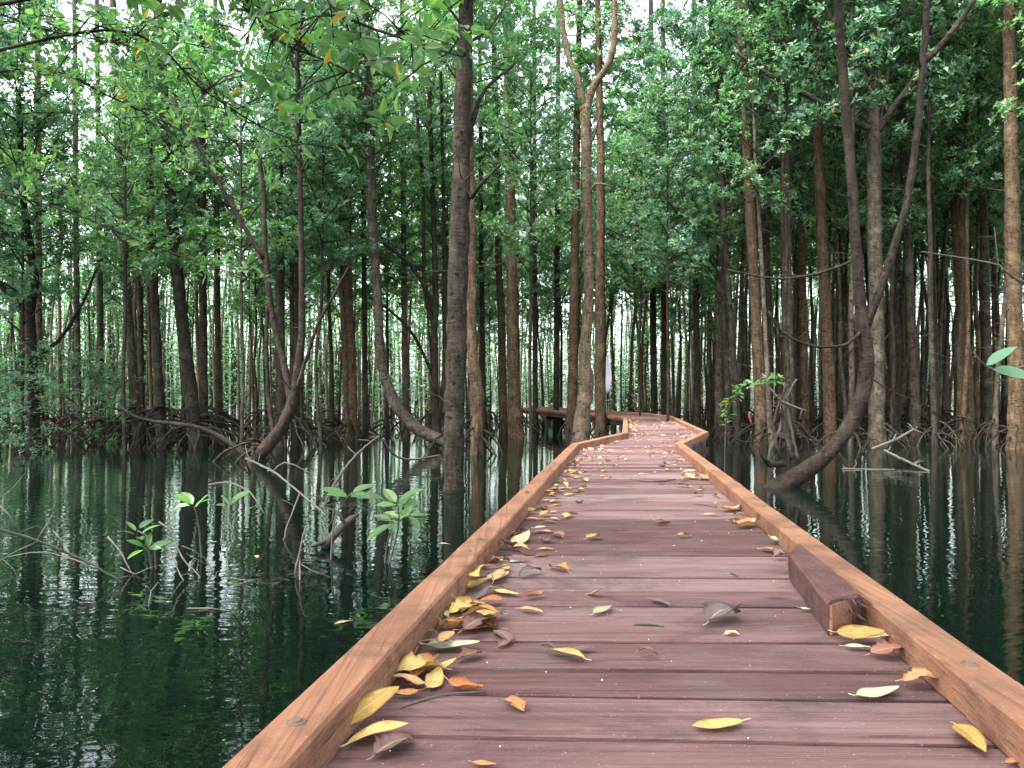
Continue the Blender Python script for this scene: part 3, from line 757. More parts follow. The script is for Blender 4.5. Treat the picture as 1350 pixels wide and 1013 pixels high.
# sticks on the planks
def stick(pts, label, r=.004, z=.006):
    q = [on(x, y, DECK) for x, y in pts]; c = q[0].copy()
    V, Fc = [], []
    tube(V, Fc, smooth_path([(p-c+Vector((0, 0, z-.002+.004*(i % 2))), r*(1-.15*i)) for i, p in enumerate(q)], .02), 6, .12)
    o = link('twig', mesh('twig', V, Fc, M['twig'], True)); o.location = c; tag(o, label, 'twig', 'twigs on the planks')
stick([(835, 825), (855, 826), (875, 828)], 'short straight brown stick near the middle of the planks', .006, .007)
stick([(1199, 881), (1213, 884), (1226, 888)], 'pale stub of twig beside the curled pinkish leaf', .005)
stick([(713, 851), (725, 852), (733, 858)], 'bent dark twig touching the bright yellow leaf', .004)
stick([(914, 665), (928, 667), (945, 671)], 'thin dark twig before the right kerb in the middle distance', .006)
stick([(964, 757), (970, 760), (975, 764)], 'white sliver of twig above the faded leaf', .004)
stick([(527, 936), (580, 921), (640, 914)], 'long thin dark twig running right from the curled orange leaf', .003)
stick([(832, 633), (860, 636), (890, 633)], 'crooked branch lying across the planks near the bend', .012)
# crumbs
V, Fc = [], []; rc = U(8)
for _ in range(70):
    y = rc.uniform(1.5, 6); x = rc.uniform(at_y(LEFT, y)+.14, at_y(RIGHT, y)-.14); s = rc.uniform(.0015, .0035); b = len(V)
    for k in range(4): V.append((x+s*math.cos(k*1.57+rc.random()), y+s*math.sin(k*1.57+rc.random())*1.3, DECK+.003))
    V.append((x, y, DECK+.003+s))
    Fc += [(b+k, b+(k+1) % 4, b+4) for k in range(4)]
tag(link('leaf_crumbs', mesh('leaf_crumbs', V, Fc, M['crumb'])), 'pale crumbs of bark and leaf strewn over the near planks', 'debris', None, 'stuff')

# ------------------------------------------------------------------ the trees one can point at
T = px_tree
T('A', 'thick dark straight mangrove in open water before the low curved one', 648,
  [(598, 650, 29), (599, 560, 27), (602, 430, 26), (606, 300, 26), (610, 150, 23), (613, 60, 21), (615, -40, 19)], 'bark_dark', top=12, crown=0, crown_z=7.2, crown_s=.9, roots=None, twigs=5,
  limbs=[[(612, 245, 8), (622, 262, 7, -.1), (632, 250, 5, -.2), (660, 225, 3, -.3)], [(616, 200, 9), (624, 150, 7, .1), (640, 110, 5, .2), (680, 70, 4, .4)]])
T('B', 'grey mangrove whose trunk sweeps low over the water then bends upright', 592,
  [(598, 590, 17), (584, 582, 17), (551, 566, 16), (527, 542, 15), (509, 505, 14), (501, 465, 13), (497, 380, 12), (490, 280, 13), (487, 160, 12), (482, 20, 10)], 'bark_grey', top=15, crown=1, crown_z=8.0, roots=(7, .5, 1.1), twigs=8, flare=1.0)
T('F', 'brown mangrove with a thick straight trunk left of the swept trunk', 580,
  [(463, 580, 20), (461, 500, 18), (457, 400, 17), (455, 240, 15), (452, 100, 13), (450, 0, 11)], 'bark_tan', top=17, crown=2, crown_z=9.0, roots=(8, .6, .9), twigs=10,
  limbs=[[(457, 360, 7), (440, 330, 6, -.2), (425, 310, 5, -.4), (400, 270, 3, -.6)]])
T('Bb', 'knobbly mangrove with a dangling root just right of the thick dark trunk', 600,
  [(628, 598, 18), (629, 560, 17), (627, 505, 18), (622, 460, 14), (622, 340, 12), (619, 200, 11), (618, 0, 9)], 'bark_tan', top=15, crown=3, crown_z=9, roots=(8, .7, .8), knob=.12, twigs=7,
  limbs=[[(630, 520, 5), (629, 570, 4, -.2), (627, 630, 4, -.3)]])
T('E1', 'orange brown mangrove standing on splayed roots beside the left kerb', 578,
  [(681, 578, 22), (678, 540, 19), (676, 480, 16), (674, 340, 14), (672, 200, 13), (668, 0, 11)], 'bark_tan', top=17, crown=4, crown_z=9.5, roots=(9, 1.0, 1.1), nroot=True, twigs=7)
T('E2', 'slimmer leaning mangrove close behind the orange brown one', 572,
  [(664, 572, 12), (662, 500, 11), (661, 420, 10), (657, 340, 9), (655, 200, 8), (650, 0, 7)], 'bark_tan', top=17, crown=0, crown_z=10, roots=(6, .7, .8), twigs=6)
T('D', 'tall pale mangrove with knobbly base that forks high up beside the left kerb bend', 586,
  [(765, 586, 26), (768, 545, 20), (773, 505, 19), (771, 470, 16), (776, 400, 14), (775, 300, 13), (773, 200, 13), (771, 140, 15)], 'bark_pale', roots=(5, .5, .6), nroot=True, knob=.12, twigs=6,
  limbs=[[(770, 150, 12), (762, 105, 9), (752, 75, 8, .2), (744, 30, 7, .4), (738, -60, 6, .6), (742, -200, 4, .9)], [(772, 145, 12), (782, 115, 10), (800, 90, 9, -.2), (808, 60, 8, -.3), (809, 0, 7, -.3), (812, -110, 6, -.2), (806, -260, 3, 0)],
         [(776, 200, 3), (786, 170, 3, -.2), (790, 150, 2, -.3)], [(776, 262, 4), (784, 245, 3, -.2), (808, 250, 2, -.3)]])
T('D2', 'straight mangrove just right of the pale forked one with the white cloth on it', 580,
  [(793, 580, 18), (791, 520, 14), (791, 400, 13), (792, 250, 11), (790, 100, 9), (788, 0, 8)], 'bark_tan', top=18, crown=1, crown_z=12, roots=(6, .6, .6), twigs=6)
T('D3', 'brown mangrove just left of the pale forked one', 576,
  [(753, 576, 15), (755, 500, 13), (757, 420, 12), (759, 250, 10), (762, 100, 8), (764, 0, 7)], 'bark_tan', top=18, crown=2, crown_z=11, roots=(6, .6, .7), twigs=6)
T('C', 'hook shaped mangrove curving out of the water right of the boardwalk and dividing in two', 642,
  [(1018, 650, 30), (1040, 634, 26), (1082, 607, 21), (1116, 568, 19), (1137, 520, 19), (1144, 470, 19), (1137, 430, 18), (1131, 360, 13), (1126, 280, 13), (1119, 190, 12), (1110, 80, 11), (1102, -40, 9)], 'bark_black', top=10.5, crown=3, crown_z=8.2, crown_s=.75, roots=None, flare=1.0, twigs=3,
  limbs=[[(1140, 435, 12), (1156, 385, 11, -.1), (1172, 330, 10, -.15), (1188, 270, 10, -.2), (1200, 190, 9, -.2), (1206, 110, 9, -.2), (1212, 40, 8, -.2), (1216, -80, 7, -.2)],
         [(1203, 95, 8, -.2), (1225, 75, 8, -.2), (1255, 35, 7, -.3), (1282, -10, 6, -.4), (1300, -60, 4, -.4)],
         [(1140, 430, 5), (1110, 455, 4, -.2), (1060, 458, 3.5, -.3), (1020, 440, 3, -.4), (1000, 415, 2.5, -.5)], [(1122, 345, 4), (1080, 360, 3.5, .1), (1030, 365, 3, .2), (965, 352, 2.5, .3)],
         [(1035, 612, 8), (1010, 612, 7, -.2), (998, 598, 5, -.2), (992, 582, 4, -.2)], [(1045, 606, 6), (1038, 560, 5, .2), (1034, 520, 4, .2)], [(1030, 605, 6), (1022, 560, 4, .1), (1045, 500, 3, .1)]])
T('Cb', 'thick grey mangrove close behind the hooked trunk with long bare limbs both ways', 588,
  [(1156, 588, 24), (1156, 520, 20), (1155, 400, 18), (1153, 290, 18), (1152, 200, 17), (1150, 100, 16), (1146, 0, 14)], 'bark_grey', top=14, crown=0, crown_z=11, roots=(8, .8, 1.2), twigs=5,
  limbs=[[(1150, 172, 10), (1125, 165, 8, -.2), (1090, 150, 7, -.4), (1030, 125, 6, -.7), (985, 105, 5, -.9), (955, 85, 3, -1)],
         [(1150, 182, 10), (1170, 150, 9, -.2), (1195, 115, 8, -.4), (1215, 90, 7, -.5)],
         [(1152, 120, 8), (1143, 95, 7, -.1), (1115, 65, 6, -.2), (1085, 20, 5, -.3), (1065, -20, 4, -.4)], [(1160, 165, 5), (1165, 110, 5, -.2), (1172, 50, 4, -.3), (1180, -10, 4, -.3)]])
RT = [  # straight trunks on the right: x at base, x at top of frame, base y, width at base
 (1003, 975, 586, 17, 'bark_tan', 'ringed brown trunk leaning left, nearest the boardwalk on the right'), (972, 935, 580, 10, 'bark_grey', 'thin pale trunk leaning strongly left beside the boardwalk'),
 (1039, 1034, 584, 16, 'bark_grey', 'grey trunk left of the hooked tree behind its roots'), (1094, 1070, 582, 17, 'bark_tan', 'brown ringed trunk between the arched roots and the hooked trunk'),
 (1206, 1183, 582, 14, 'bark_grey', 'grey trunk right behind the upper limb of the hooked tree'), (1276, 1246, 580, 18, 'bark_tan', 'ringed light brown trunk standing alone towards the right edge'),
 (1339, 1330, 592, 22, 'bark_tan', 'thick brown ringed trunk at the right edge of the picture'), (1302, 1290, 578, 13, 'bark_grey', 'slim grey trunk left of the thick one at the right edge'),
 (1012, 1008, 576, 12, 'bark_dark', 'slim dark trunk behind the ringed brown leaning one'), (1232, 1222, 577, 12, 'bark_dark', 'dark slim trunk left of the ringed light brown one'),
 (1060, 1052, 574, 12, 'bark_tan', 'slim brown trunk right of the grey one behind the arched roots'), (1180, 1176, 575, 11, 'bark_dark', 'thin dark trunk between the thick grey one and the upper limb')]
for i, (xb, xt, by, w, bk, lb) in enumerate(RT):
    xs = [xb+(xt-xb)*t for t in (0, .15, .4, .7, 1)]
    T('R%d' % i, 'mangrove, '+lb, by, [(xs[0], by, w*1.05), (xs[1]+2, 500, w*.88), (xs[2], 330, w*.8), (xs[3], 160, w*.74), (xs[4], -10, w*.66)], bk, top=18+i % 3, crown=i % 5, crown_z=11.5+i % 3, crown_s=.9, roots=(7, .8, 1.0), twigs=22, knob=.07)
LT = [
 (260, 207, 590, 17, 'bark_dark', 'thickest dark trunk of the left clump, leaning left'), (214, 190, 588, 12, 'bark_dark', 'upright dark trunk left of the thickest one in the left clump'),
 (269, 266, 584, 11, 'bark_dark', 'slim upright trunk right of the thickest one in the left clump'), (183, 148, 584, 12, 'bark_grey', 'slim trunk leaning left at the left of the left clump'),
 (188, 180, 580, 8, 'bark_dark', 'thin dark trunk behind the left clump'), (289, 284, 582, 8, 'bark_dark', 'thin dark trunk right of the left clump'),
 (371, 366, 590, 13, 'bark_dark', 'upright trunk in the clump with the forked low stem'), (390, 396, 588, 9, 'bark_dark', 'thin trunk on the right of the clump with the forked low stem'),
 (104, 98, 580, 8, 'bark_grey', 'thin grey trunk behind the low bushes on the left'), (135, 128, 578, 8, 'bark_grey', 'thin crooked trunk right of the low bushes on the left'),
 (535, 530, 575, 8, 'bark_grey', 'thin grey trunk rising behind the swept curve'), (52, 50, 578, 9, 'bark_tan', 'thin brown trunk behind the dark forked tree at the left edge'),
 (638, 632, 572, 7, 'bark_dark', 'thin dark trunk between the knobbly and the orange brown one'), (482, 478, 577, 7, 'bark_dark', 'thin dark trunk right behind the thick straight brown one'),
 (706, 704, 566, 7, 'bark_dark', 'thin dark trunk just right of the orange brown one by the far rail'), (733, 736, 566, 8, 'bark_dark', 'thin dark trunk nearest the three brown trunks by the far rail'),
 (863, 858, 562, 9, 'bark_dark', 'dark trunk standing beyond the end of the boardwalk'), (876, 874, 564, 8, 'bark_dark', 'dark trunk on the right of the pair beyond the end of the boardwalk'), (920, 915, 570, 9, 'bark_dark', 'dark trunk right behind the boardwalk corner'), (948, 950, 574, 11, 'bark_grey', 'grey upright trunk a little right of the boardwalk corner')]
for i, (xb, xt, by, w, bk, lb) in enumerate(LT):
    xs = [xb+(xt-xb)*t for t in (0, .25, .55, .8, 1)]
    T('L%d' % i, 'mangrove, '+lb, by, [(xs[0], by, w*1.2), (xs[1], 480, w), (xs[2], 330, w*.9), (xs[3], 160, w*.8), (xs[4], -10, w*.7)], bk, top=15+i % 3, crown=None if i in (8, 9, 11) else (LIGHT0+i % 3 if xb < 700 else i % 5), crown_z=5.2+.7*(i % 3), crown_s=.8 if xb < 420 else 1, roots=(13, 1.2, 1.7) if xb < 420 else (6, .6, .7), twigs=8)
T('H', 'dark mangrove with a low stem forking wide like a V, standing in the left water', 610,
  [(333, 612, 17), (345, 596, 17), (366, 572, 16), (384, 535, 15), (391, 500, 12), (397, 455, 10), (398, 380, 8), (396, 250, 7), (392, 60, 6)], 'bark_black', top=11, crown=4, crown_z=6.5, crown_s=.8, roots=(5, .4, .7), flare=1.0, twigs=6,
  limbs=[[(388, 520, 6), (405, 480, 5, -.2), (425, 430, 4, -.4), (450, 390, 3.5, -.6), (468, 360, 2, -.7)], [(384, 530, 10), (371, 480, 9, .2), (355, 420, 8, .3), (345, 340, 8, .3), (340, 250, 7, .4), (334, 200, 6, .4)],
         [(343, 338, 7, .3), (320, 300, 6, .2), (285, 235, 6, 0), (250, 170, 5, -.1), (230, 130, 4, -.2)], [(362, 575, 8), (352, 540, 6, .2), (346, 480, 6, .3), (347, 400, 5, .3)]])
T('G0', 'low dark stem arching from the left clump down into the water', 606,
  [(332, 606, 7), (315, 594, 8), (290, 576, 7), (265, 565, 6), (240, 560, 6), (205, 556, 4), (175, 548, 3), (158, 535, 2)], 'bark_black', roots=(6, .5, .9), flare=1.0, twigs=0, cat='stem', name='arching_stem')
T('I', 'dark forked tree at the left edge, rising from the low bushes', 594,
  [(46, 594, 14), (45, 520, 13), (41, 440, 12), (39, 412, 13), (46, 370, 10), (40, 330, 9), (30, 250, 8), (24, 120, 6)], 'bark_black', top=9.5, crown=1, crown_z=5.0, crown_s=.8, roots=(6, .5, .9), twigs=8,
  limbs=[[(39, 415, 9), (25, 400, 8, -.1), (5, 375, 7, -.2), (-20, 340, 6, -.3)], [(44, 470, 6), (70, 450, 5, .2), (100, 400, 4, .3), (118, 340, 3, .5)]])
T('K', 'clump of thin dark stems forking upward behind the swept trunk', 584,
  [(575, 584, 14), (573, 540, 10), (572, 450, 9), (574, 400, 9), (572, 300, 7), (566, 120, 6)], 'bark_black', top=12, crown=2, crown_z=7.5, crown_s=.8, roots=(7, .6, .9), twigs=6,
  limbs=[[(573, 420, 7), (566, 390, 6, -.1), (548, 360, 5, -.2), (530, 340, 5, -.2), (500, 318, 3, -.3)], [(575, 560, 8), (585, 500, 7, .1), (586, 400, 6, .2), (584, 250, 5, .2), (580, 90, 4, .3)], [(572, 430, 6), (560, 380, 5, -.1), (558, 250, 5, -.1), (545, 100, 4, 0)],
         [(572, 500, 4), (548, 445, 4, -.3), (515, 410, 3.5, -.5), (490, 395, 3, -.6)]])
# ------------------------------------------------------------------ leafy sprays near the camera (their trees stand outside the picture)
def spray_tree(label, base, height, boughs, seed, r=.10, L=.12, name='mangrove_tree'):
    rnd = U(seed); root = thing(name, base, label, 'tree'); b = Vector(base)
    V, Fc = [], []
    tube(V, Fc, jitter_path(smooth_path([(Vector((0, 0, -.3)), r*1.2), (Vector((.05, 0, height*.4)), r), (Vector((-.05, .1, height*.8)), r*.7), (Vector((0, .2, height)), r*.3)], .25), rnd, .01), 10, .05, rnd)
    part('trunk', V, Fc, M['bark_dark'], root)
    for (pts, nros, rad, fine) in boughs:
        q = [Vector(p)-b for p in pts]; path = smooth_path([(p, .014*(1-i/len(q)*.75)) for i, p in enumerate(q)], .12)
        V, Fc = [], []; tube(V, Fc, path, 6, .08, rnd)
        LV, LF = [], []; k0 = int(len(path)*.45)
        for i in range(nros):
            p = path[rnd.randrange(k0, len(path))][0]
            d = Vector((rnd.uniform(-1, 1), rnd.uniform(-1, 1), rnd.uniform(-.6, .8))).normalized(); e = p+d*rnd.uniform(.08, rad)
            tube(V, Fc, [(p, .007), (p.lerp(e, .5)+Vector((0, 0, .03)), .005), (e, .004)], 4)
            rosette(LV, LF, e, d+Vector((0, 0, .7)), rnd, rnd.randint(6, 10), L, fine)
        bo = part('leafy_branch', V, Fc, M['bark_dark'], root)
        link('foliage', mesh('foliage', LV, LF, M['leaf_near']), bo)
    return root
def PP(*a): return tuple(P(*a))
spray_tree('overhanging mangrove left of view whose big bright leaves hang into the top of the picture', (-4.6, 5.2, 0), 5.6,
  [([(-4.6, 5.3, 4.2), PP(330, -60, 5.0), PP(450, 20, 4.8), PP(560, 60, 4.6), PP(610, 75, 4.5)], 46, .42, True),
   ([(-4.6, 5.3, 4.0), PP(250, -30, 5.4), PP(360, 50, 5.4), PP(430, 80, 5.3), PP(480, 105, 5.2)], 50, .5, True),
   ([(-4.6, 5.3, 4.9), PP(330, -90, 5.6), PP(500, -40, 5.6), PP(640, -10, 5.6)], 44, .55, True),
   ([(-4.6, 5.3, 3.6), PP(150, 40, 6.5), PP(270, 120, 6.8), PP(340, 165, 7.0), PP(400, 190, 7.0)], 40, .6, True)], 41)
spray_tree('slender mangrove with a drooping leafy spray in front of the left clump', (-7.4, 9.0, 0), 6.4,
  [([(-7.4, 9.1, 4.2), PP(60, 270, 9.2), PP(190, 320, 9.0), PP(290, 355, 8.8), PP(345, 370, 8.6)], 15, .30, True),
   ([(-7.4, 9.1, 5.0), PP(40, 90, 9.2), PP(150, 130, 9.2), PP(260, 180, 9.2), PP(330, 190, 9.2)], 34, .7, False),
   ([(-7.4, 9.1, 4.4), PP(-30, 180, 9.0), PP(40, 230, 8.8), PP(120, 260, 8.8)], 40, .8, False),
   ([(-7.4, 9.1, 5.4), PP(-30, 20, 9.0), PP(60, 40, 8.8), PP(170, 60, 8.8)], 44, .9, False)], 42)
# the big leaf pair and bare twigs at the right edge
def right_shrub():
    b = Vector((2.35, 3.1, 0)); rnd = U(43)
    root = thing('mangrove_sapling', b, 'sapling at the right edge with a pair of large grey green leaves and bare twigs', 'sapling')
    V, Fc = [], []
    tube(V, Fc, smooth_path([(Vector((0, 0, -.3)), .014), (Vector((.02, .02, .9)), .011), (P(1365, 480, 3.1)-b, .008), (Vector((.05, 0, 2.3)), .005)], .1), 7, .08)
    tube(V, Fc, smooth_path([(P(1365, 480, 3.1)-b, .006), (P(1325, 488, 3.05)-b, .005), (P(1301, 484, 3.0)-b, .004), (P(1283, 464, 2.95)-b, .003)], .05), 6, .08)
    tube(V, Fc, smooth_path([(Vector((.04, 0, 2.1)), .006), (P(1350, 372, 3.1)-b, .005), (P(1318, 350, 3.1)-b, .004), (P(1215, 332, 3.0)-b, .002)], .05), 6, .08)
    tube(V, Fc, [(P(1350, 376, 3.1)-b, .004), (P(1316, 350, 3.1)-b, .003), (P(1311, 300, 3.05)-b, .0015)], 5, .08)
    part('stem', V, Fc, M['twig'], root)
    for (a, e, w, l) in (((1300, 482), (1338, 455), .05, 'a'), ((1308, 487), (1372, 497), .065, 'b')):
        A, B = P(*a, 3.0)-b, P(*e, 2.92)-b; d = (B-A); Ln = d.length; d.normalize(); side = Vector((0, .75, .6)); side = (side-d*side.dot(d)).normalized(); V, Fc = [], []
        leaf_fine(V, Fc, A, d, side, side.cross(d) if side.cross(d).z > 0 else d.cross(side), Ln, w, .12, .12)
        part('leaf', V, Fc, M['leaf_cool'], root)
right_shrub()

# ------------------------------------------------------------------ small plants and dead branches in the left water
def sapling(label, base_px, tips, L, seed, n=5, fine=True):
    rnd = U(seed); w = on(*base_px, 0); d = w.y
    root = thing('mangrove_sapling', w, label, 'sapling', 'leafy shoots in the left water')
    V, Fc = [], []; LV, LF = [], []
    for (x, y) in tips:
        t = P(x, y, d+rnd.uniform(-.3, .1))-w
        path = smooth_path([(Vector((0, 0, -.2)), .011), (t*.5+Vector((rnd.uniform(-.08, .08), 0, .05)), .008), (t, .005)], .08); tube(V, Fc, path, 6, .08)
        rosette(LV, LF, t, Vector((rnd.uniform(-.4, .4), rnd.uniform(-.6, 0), .7)), rnd, n, L, fine)
    part('stem', V, Fc, M['twig'], root); link('foliage', mesh('foliage', LV, LF, M['leaf_near']), root)
sapling('small shoot with one tuft of upright yellow green leaves, standing in the left water', (268, 735), [(256, 668)], .2, 51, 5)
sapling('small shoot with drooping yellow green leaf tuft right of the upright one', (318, 712), [(302, 662)], .2, 52, 5)
sapling('small dark green shoot barely out of the left water', (205, 750), [(181, 700), (192, 722)], .16, 53, 5)
sapling('shoot with large glossy leaves spread like a star beside the curved twigs', (436, 738), [(461, 652)], .27, 54, 7)
sapling('leafy bunch of drooping green leaves nearest the left kerb', (505, 742), [(524, 664), (520, 690), (535, 680)], .24, 55, 6)
def branch(label, segs, name='dead_branch', mat='twig', group='dead branches in the left water'):
    """segs: lists of (px, py, width px, depth)"""
    b = P(segs[0][0][0], segs[0][0][1], segs[0][0][3]); b.z = 0
    V, Fc = [], []; rnd = U(hash_(label))
    for sg in segs:
        n_ = len(sg)
        bp = jitter_path(smooth_path([(P(x, y, d)-b, w*(.42 if w < 9 else .5)*(1-.35*i/n_)/F*d) for i, (x, y, w, d) in enumerate(sg)], .08), rnd, .007)
        tube(V, Fc, bp, 6, .15, rnd)
        for _ in range(max(1, len(bp)//6)):
            p, r = rnd.choice(bp[1:]); e = Vector((rnd.uniform(-1, 1), rnd.uniform(-.6, .6), rnd.uniform(-.5, 1))).normalized(); l = rnd.uniform(.08, .32); k_ = Vector((rnd.uniform(-.3, .3), rnd.uniform(-.3, .3), rnd.uniform(-.3, .3)))
            tube(V, Fc, [(p, r*.6), (p+e*l*.5, r*.45), (p+(e+k_)*l, r*.25)], 5, .1, rnd)
    o = link(name, mesh(name, V, Fc, M[mat], True)); o.location = b; tag(o, label, 'branch', group); return o
branch('long grey bare branch slanting down into the water at the left edge',
  [[(-30, 690, 6, 5.6), (48, 713, 5, 5.9), (110, 739, 5, 6.1), (160, 768, 4, 6.25), (168, 782, 4, 6.3)], [(22, 701, 4, 5.8), (14, 680, 3, 5.8), (-5, 660, 3, 5.8)], [(82, 727, 3, 6), (82, 712, 3, 6), (68, 700, 2, 6)], [(50, 714, 3, 5.9), (20, 728, 2, 5.8), (-10, 745, 2, 5.6)], [(130, 750, 3, 6.1), (60, 728, 2, 6.2), (10, 735, 2, 6.2)]])
branch('thin branch bending down between the two yellow green shoots', [[(210, 688, 3, 6.6), (226, 700, 3, 6.6), (240, 735, 3, 6.5), (262, 760, 3, 6.4), (268, 785, 3, 6.3)], [(221, 721, 2.5, 6.5), (234, 750, 2.5, 6.4), (254, 783, 2.5, 6.2)], [(240, 720, 2, 6.5), (270, 735, 2, 6.6), (285, 770, 2, 6.6)]])
branch('short thin twig sticking out of the water left of the shoots', [[(142, 708, 2.5, 6.7), (160, 730, 2.5, 6.6), (178, 762, 2.5, 6.5)], [(160, 748, 2, 6.6), (178, 757, 2, 6.5), (200, 748, 2, 6.5)]])
branch('small twig bent into a loop in the dark water', [[(196, 802, 2.5, 5.5), (200, 780, 2.5, 5.6), (208, 768, 2, 5.7), (216, 776, 2, 5.7)]])
branch('straight pale twig standing in the water before the star shaped shoot', [[(403, 694, 3, 6.6), (395, 728, 3.5, 6.5), (388, 760, 4, 6.4)], [(394, 735, 3, 6.5), (395, 780, 3, 6.2), (396, 812, 2.5, 5.6)]])
branch('twig floating flat on the dark water', [[(246, 803, 2.5, 5.42), (275, 802, 3, 5.45), (306, 806, 2, 5.38)]])
branch('dark broken stump leaning out of the water by the star shaped shoot', [[(425, 722, 14, 7.6), (445, 700, 14, 7.7), (463, 684, 11, 7.8), (472, 678, 5, 7.8)], [(455, 690, 5, 7.7), (440, 672, 4, 7.7), (420, 668, 3, 7.7)]], mat='twig_dark')
branch('tangle of long bare twigs leaning from the left clump toward the stump', [[(325, 605, 4, 9.5), (360, 622, 4, 9.0), (395, 650, 3.5, 8.5), (430, 680, 3, 8)], [(360, 622, 3, 9), (375, 610, 3, 9), (400, 620, 2.5, 9), (412, 640, 2.5, 9)], [(275, 640, 3, 8.8), (300, 636, 3, 8.8), (330, 650, 3, 8.6), (350, 680, 2, 8.5)], [(395, 650, 3, 8.5), (380, 690, 2.5, 8.3), (372, 720, 2.5, 8)]])
branch('bare dark branch lying over the water below the swept trunk', [[(415, 700, 4, 9.2), (440, 640, 5, 12), (470, 600, 5, 14), (500, 575, 4, 15)], [(505, 578, 4, 16), (520, 600, 4, 16.2), (545, 606, 4, 16.4), (580, 600, 3, 16.6)]], mat='twig_dark')
branch('pale dead branch propped across the roots behind the hooked tree', [[(1225, 622, 4, 15.5), (1190, 606, 5, 17), (1166, 594, 6, 18)], [(1150, 592, 5, 18), (1180, 580, 5, 19), (1205, 566, 4, 20)], [(1110, 618, 2.5, 16), (1150, 619, 2.5, 16), (1180, 619, 2, 16)]], group='dead branches in the right water')
branch('crossing bare sticks standing upright left of the hooked tree', [[(1015, 512, 3, 13.5), (1033, 530, 4, 13.4), (1062, 542, 4, 13.2)], [(1034, 505, 4, 13.4), (1042, 560, 5, 13.4), (1052, 605, 5, 13.3)], [(1034, 512, 5, 13.8), (1030, 560, 6, 13.8), (1016, 592, 7, 13.8), (1012, 612, 8, 13.8)], [(1050, 500, 3, 13.4), (1036, 528, 3, 13.4)]], mat='twig_dark', group='dead branches in the right water')
# leafy sprig left of the hook
def sprig():
    rnd = U(61); b = on(958, 640, 0); b = Vector((P(955, 545, 14).x, 14, 0))
    root = thing('mangrove_sapling', b, 'low leafy sprig between the boardwalk corner and the hooked tree', 'sapling')
    V, Fc, LV, LF = [], [], [], []
    path = smooth_path([(Vector((0, 0, -.3)), .014), (P(957, 560, 14)-b, .012), (P(968, 525, 13.9)-b, .009), (P(995, 508, 13.8)-b, .007), (P(1026, 500, 13.7)-b, .004)], .1); tube(V, Fc, path, 6, .08)
    for p, r in path[len(path)//2:]:
        d = Vector((rnd.uniform(-1, 1), rnd.uniform(-1, 1), rnd.uniform(-.2, .6))); e = p+d*.08
        rosette(LV, LF, e, d+Vector((0, 0, .6)), rnd, 6, .13, True)
    part('stem', V, Fc, M['twig_dark'], root); link('foliage', mesh('foliage', LV, LF, M['leaf_near']), root)
sprig()
# white cloth hung on a trunk and the red scrap
def cloth():
    d = 24.9; b = P(800, 490, d); V, Fc = [], []; rnd = U(4)
    for i in range(13):
        for j in range(6):
            t = i/12; w = .08+.12*math.sin(min(1, t*1.3)*1.6)-(.12*max(0, t-.7)/.3)
            x = (j/5-.42)*w+.04*math.sin(t*3); V.append((x, -.02+.035*math.sin(j*2.2+t*2)+rnd.uniform(-.008, .008), .45-1.15*t+.03*math.sin(j*1.7)))
    for i in range(12):
        for j in range(5): o = i*6+j; Fc.append((o, o+1, o+7, o+6))
    o = link('hanging_cloth', mesh('hanging_cloth', V, Fc, M['cloth'], True)); o.location = b
    s = o.modifiers.new('thickness', 'SOLIDIFY'); s.thickness = .006
    tag(o, 'white cloth hanging on the trunk right of the pale forked tree', 'cloth')
cloth()
def scrap():
    b = P(989, 554, 13.6); V, Fc = [], []; rnd = U(9)
    tube(V, Fc, smooth_path([(P(988, 543, 13.6)-b, .010), (P(988, 550, 13.6)-b, .022), (P(990, 556, 13.6)-b, .016), (P(991, 561, 13.6)-b, .006)], .03), 7, .2, rnd)
    o = link('red_scrap', mesh('red_scrap', V, Fc, M['red'], True)); o.location = b
    tag(o, 'small red scrap caught on a twig by the hooked tree', 'scrap')
scrap()

# ------------------------------------------------------------------ low bushes on the left
BW = 'low bushes at the left water edge'
for i, (px, by, sc, lb) in enumerate([(20, 596, 1.0, 'low leafy mangrove bush at the left edge, around the dark forked tree'), (95, 588, 1.05, 'low leafy mangrove bush second from the left edge'), (150, 584, .9, 'small leafy mangrove bush left of the left clump'), (-45, 606, 1.0, 'leafy mangrove bush cut by the left edge of the picture')]):
    d = at_water(by); b = Vector(((px-CX)/F*d, d, 0)); t = thing('mangrove_bush', b, lb, 'bush', BW)
    add_crown(t, 5+i % 2, (0, 0, .15), i*1.3, (sc, sc, sc*.8))
    rnd = U(700+i); V, Fc = roots_mesh(rnd, Vector((0, 0, 0)), 7, .7, .9, .03); part('root_tangle', V, Fc, M['root'], t)

# ------------------------------------------------------------------ the crowd of trees behind: prototypes then copies
def proto_tree(i, H, cz, bark, r):
    rnd = U(900+i); V, Fc = [], []
    lean = Vector((rnd.uniform(-.06, .06), rnd.uniform(-.04, .04), 0)); pts = []; k = 9; bend = rnd.uniform(-.5, .5)
    for j in range(k+1):
        t = j/k; z = -.3+(H+.3)*t
        pts.append((lean*z+Vector((bend*math.sin(t*3)*.4+rnd.uniform(-.07, .07), rnd.uniform(-.07, .07), z)), r*(1.15-.25*t if t < .1 else (1.0-.75*t))))
    full = smooth_path(pts, .4); tube(V, Fc, full, 7, .06, rnd); add_twigs(V, Fc, full, rnd, 12, 1.2, cz+1, (.4, 1.4))
    tm = mesh('trunk', V, Fc, M[bark], True)
    RV, RF = roots_mesh(rnd, Vector((0, 0, 0)), 7, rnd.uniform(.6, 1.2), rnd.uniform(.7, 1.2), .035)
    rm = mesh('root_tangle', RV, RF, M['root'], True)
    at_ = min(full, key=lambda q: abs(q[0].z-cz))[0]
    return tm, rm, at_, rnd.randrange(5)
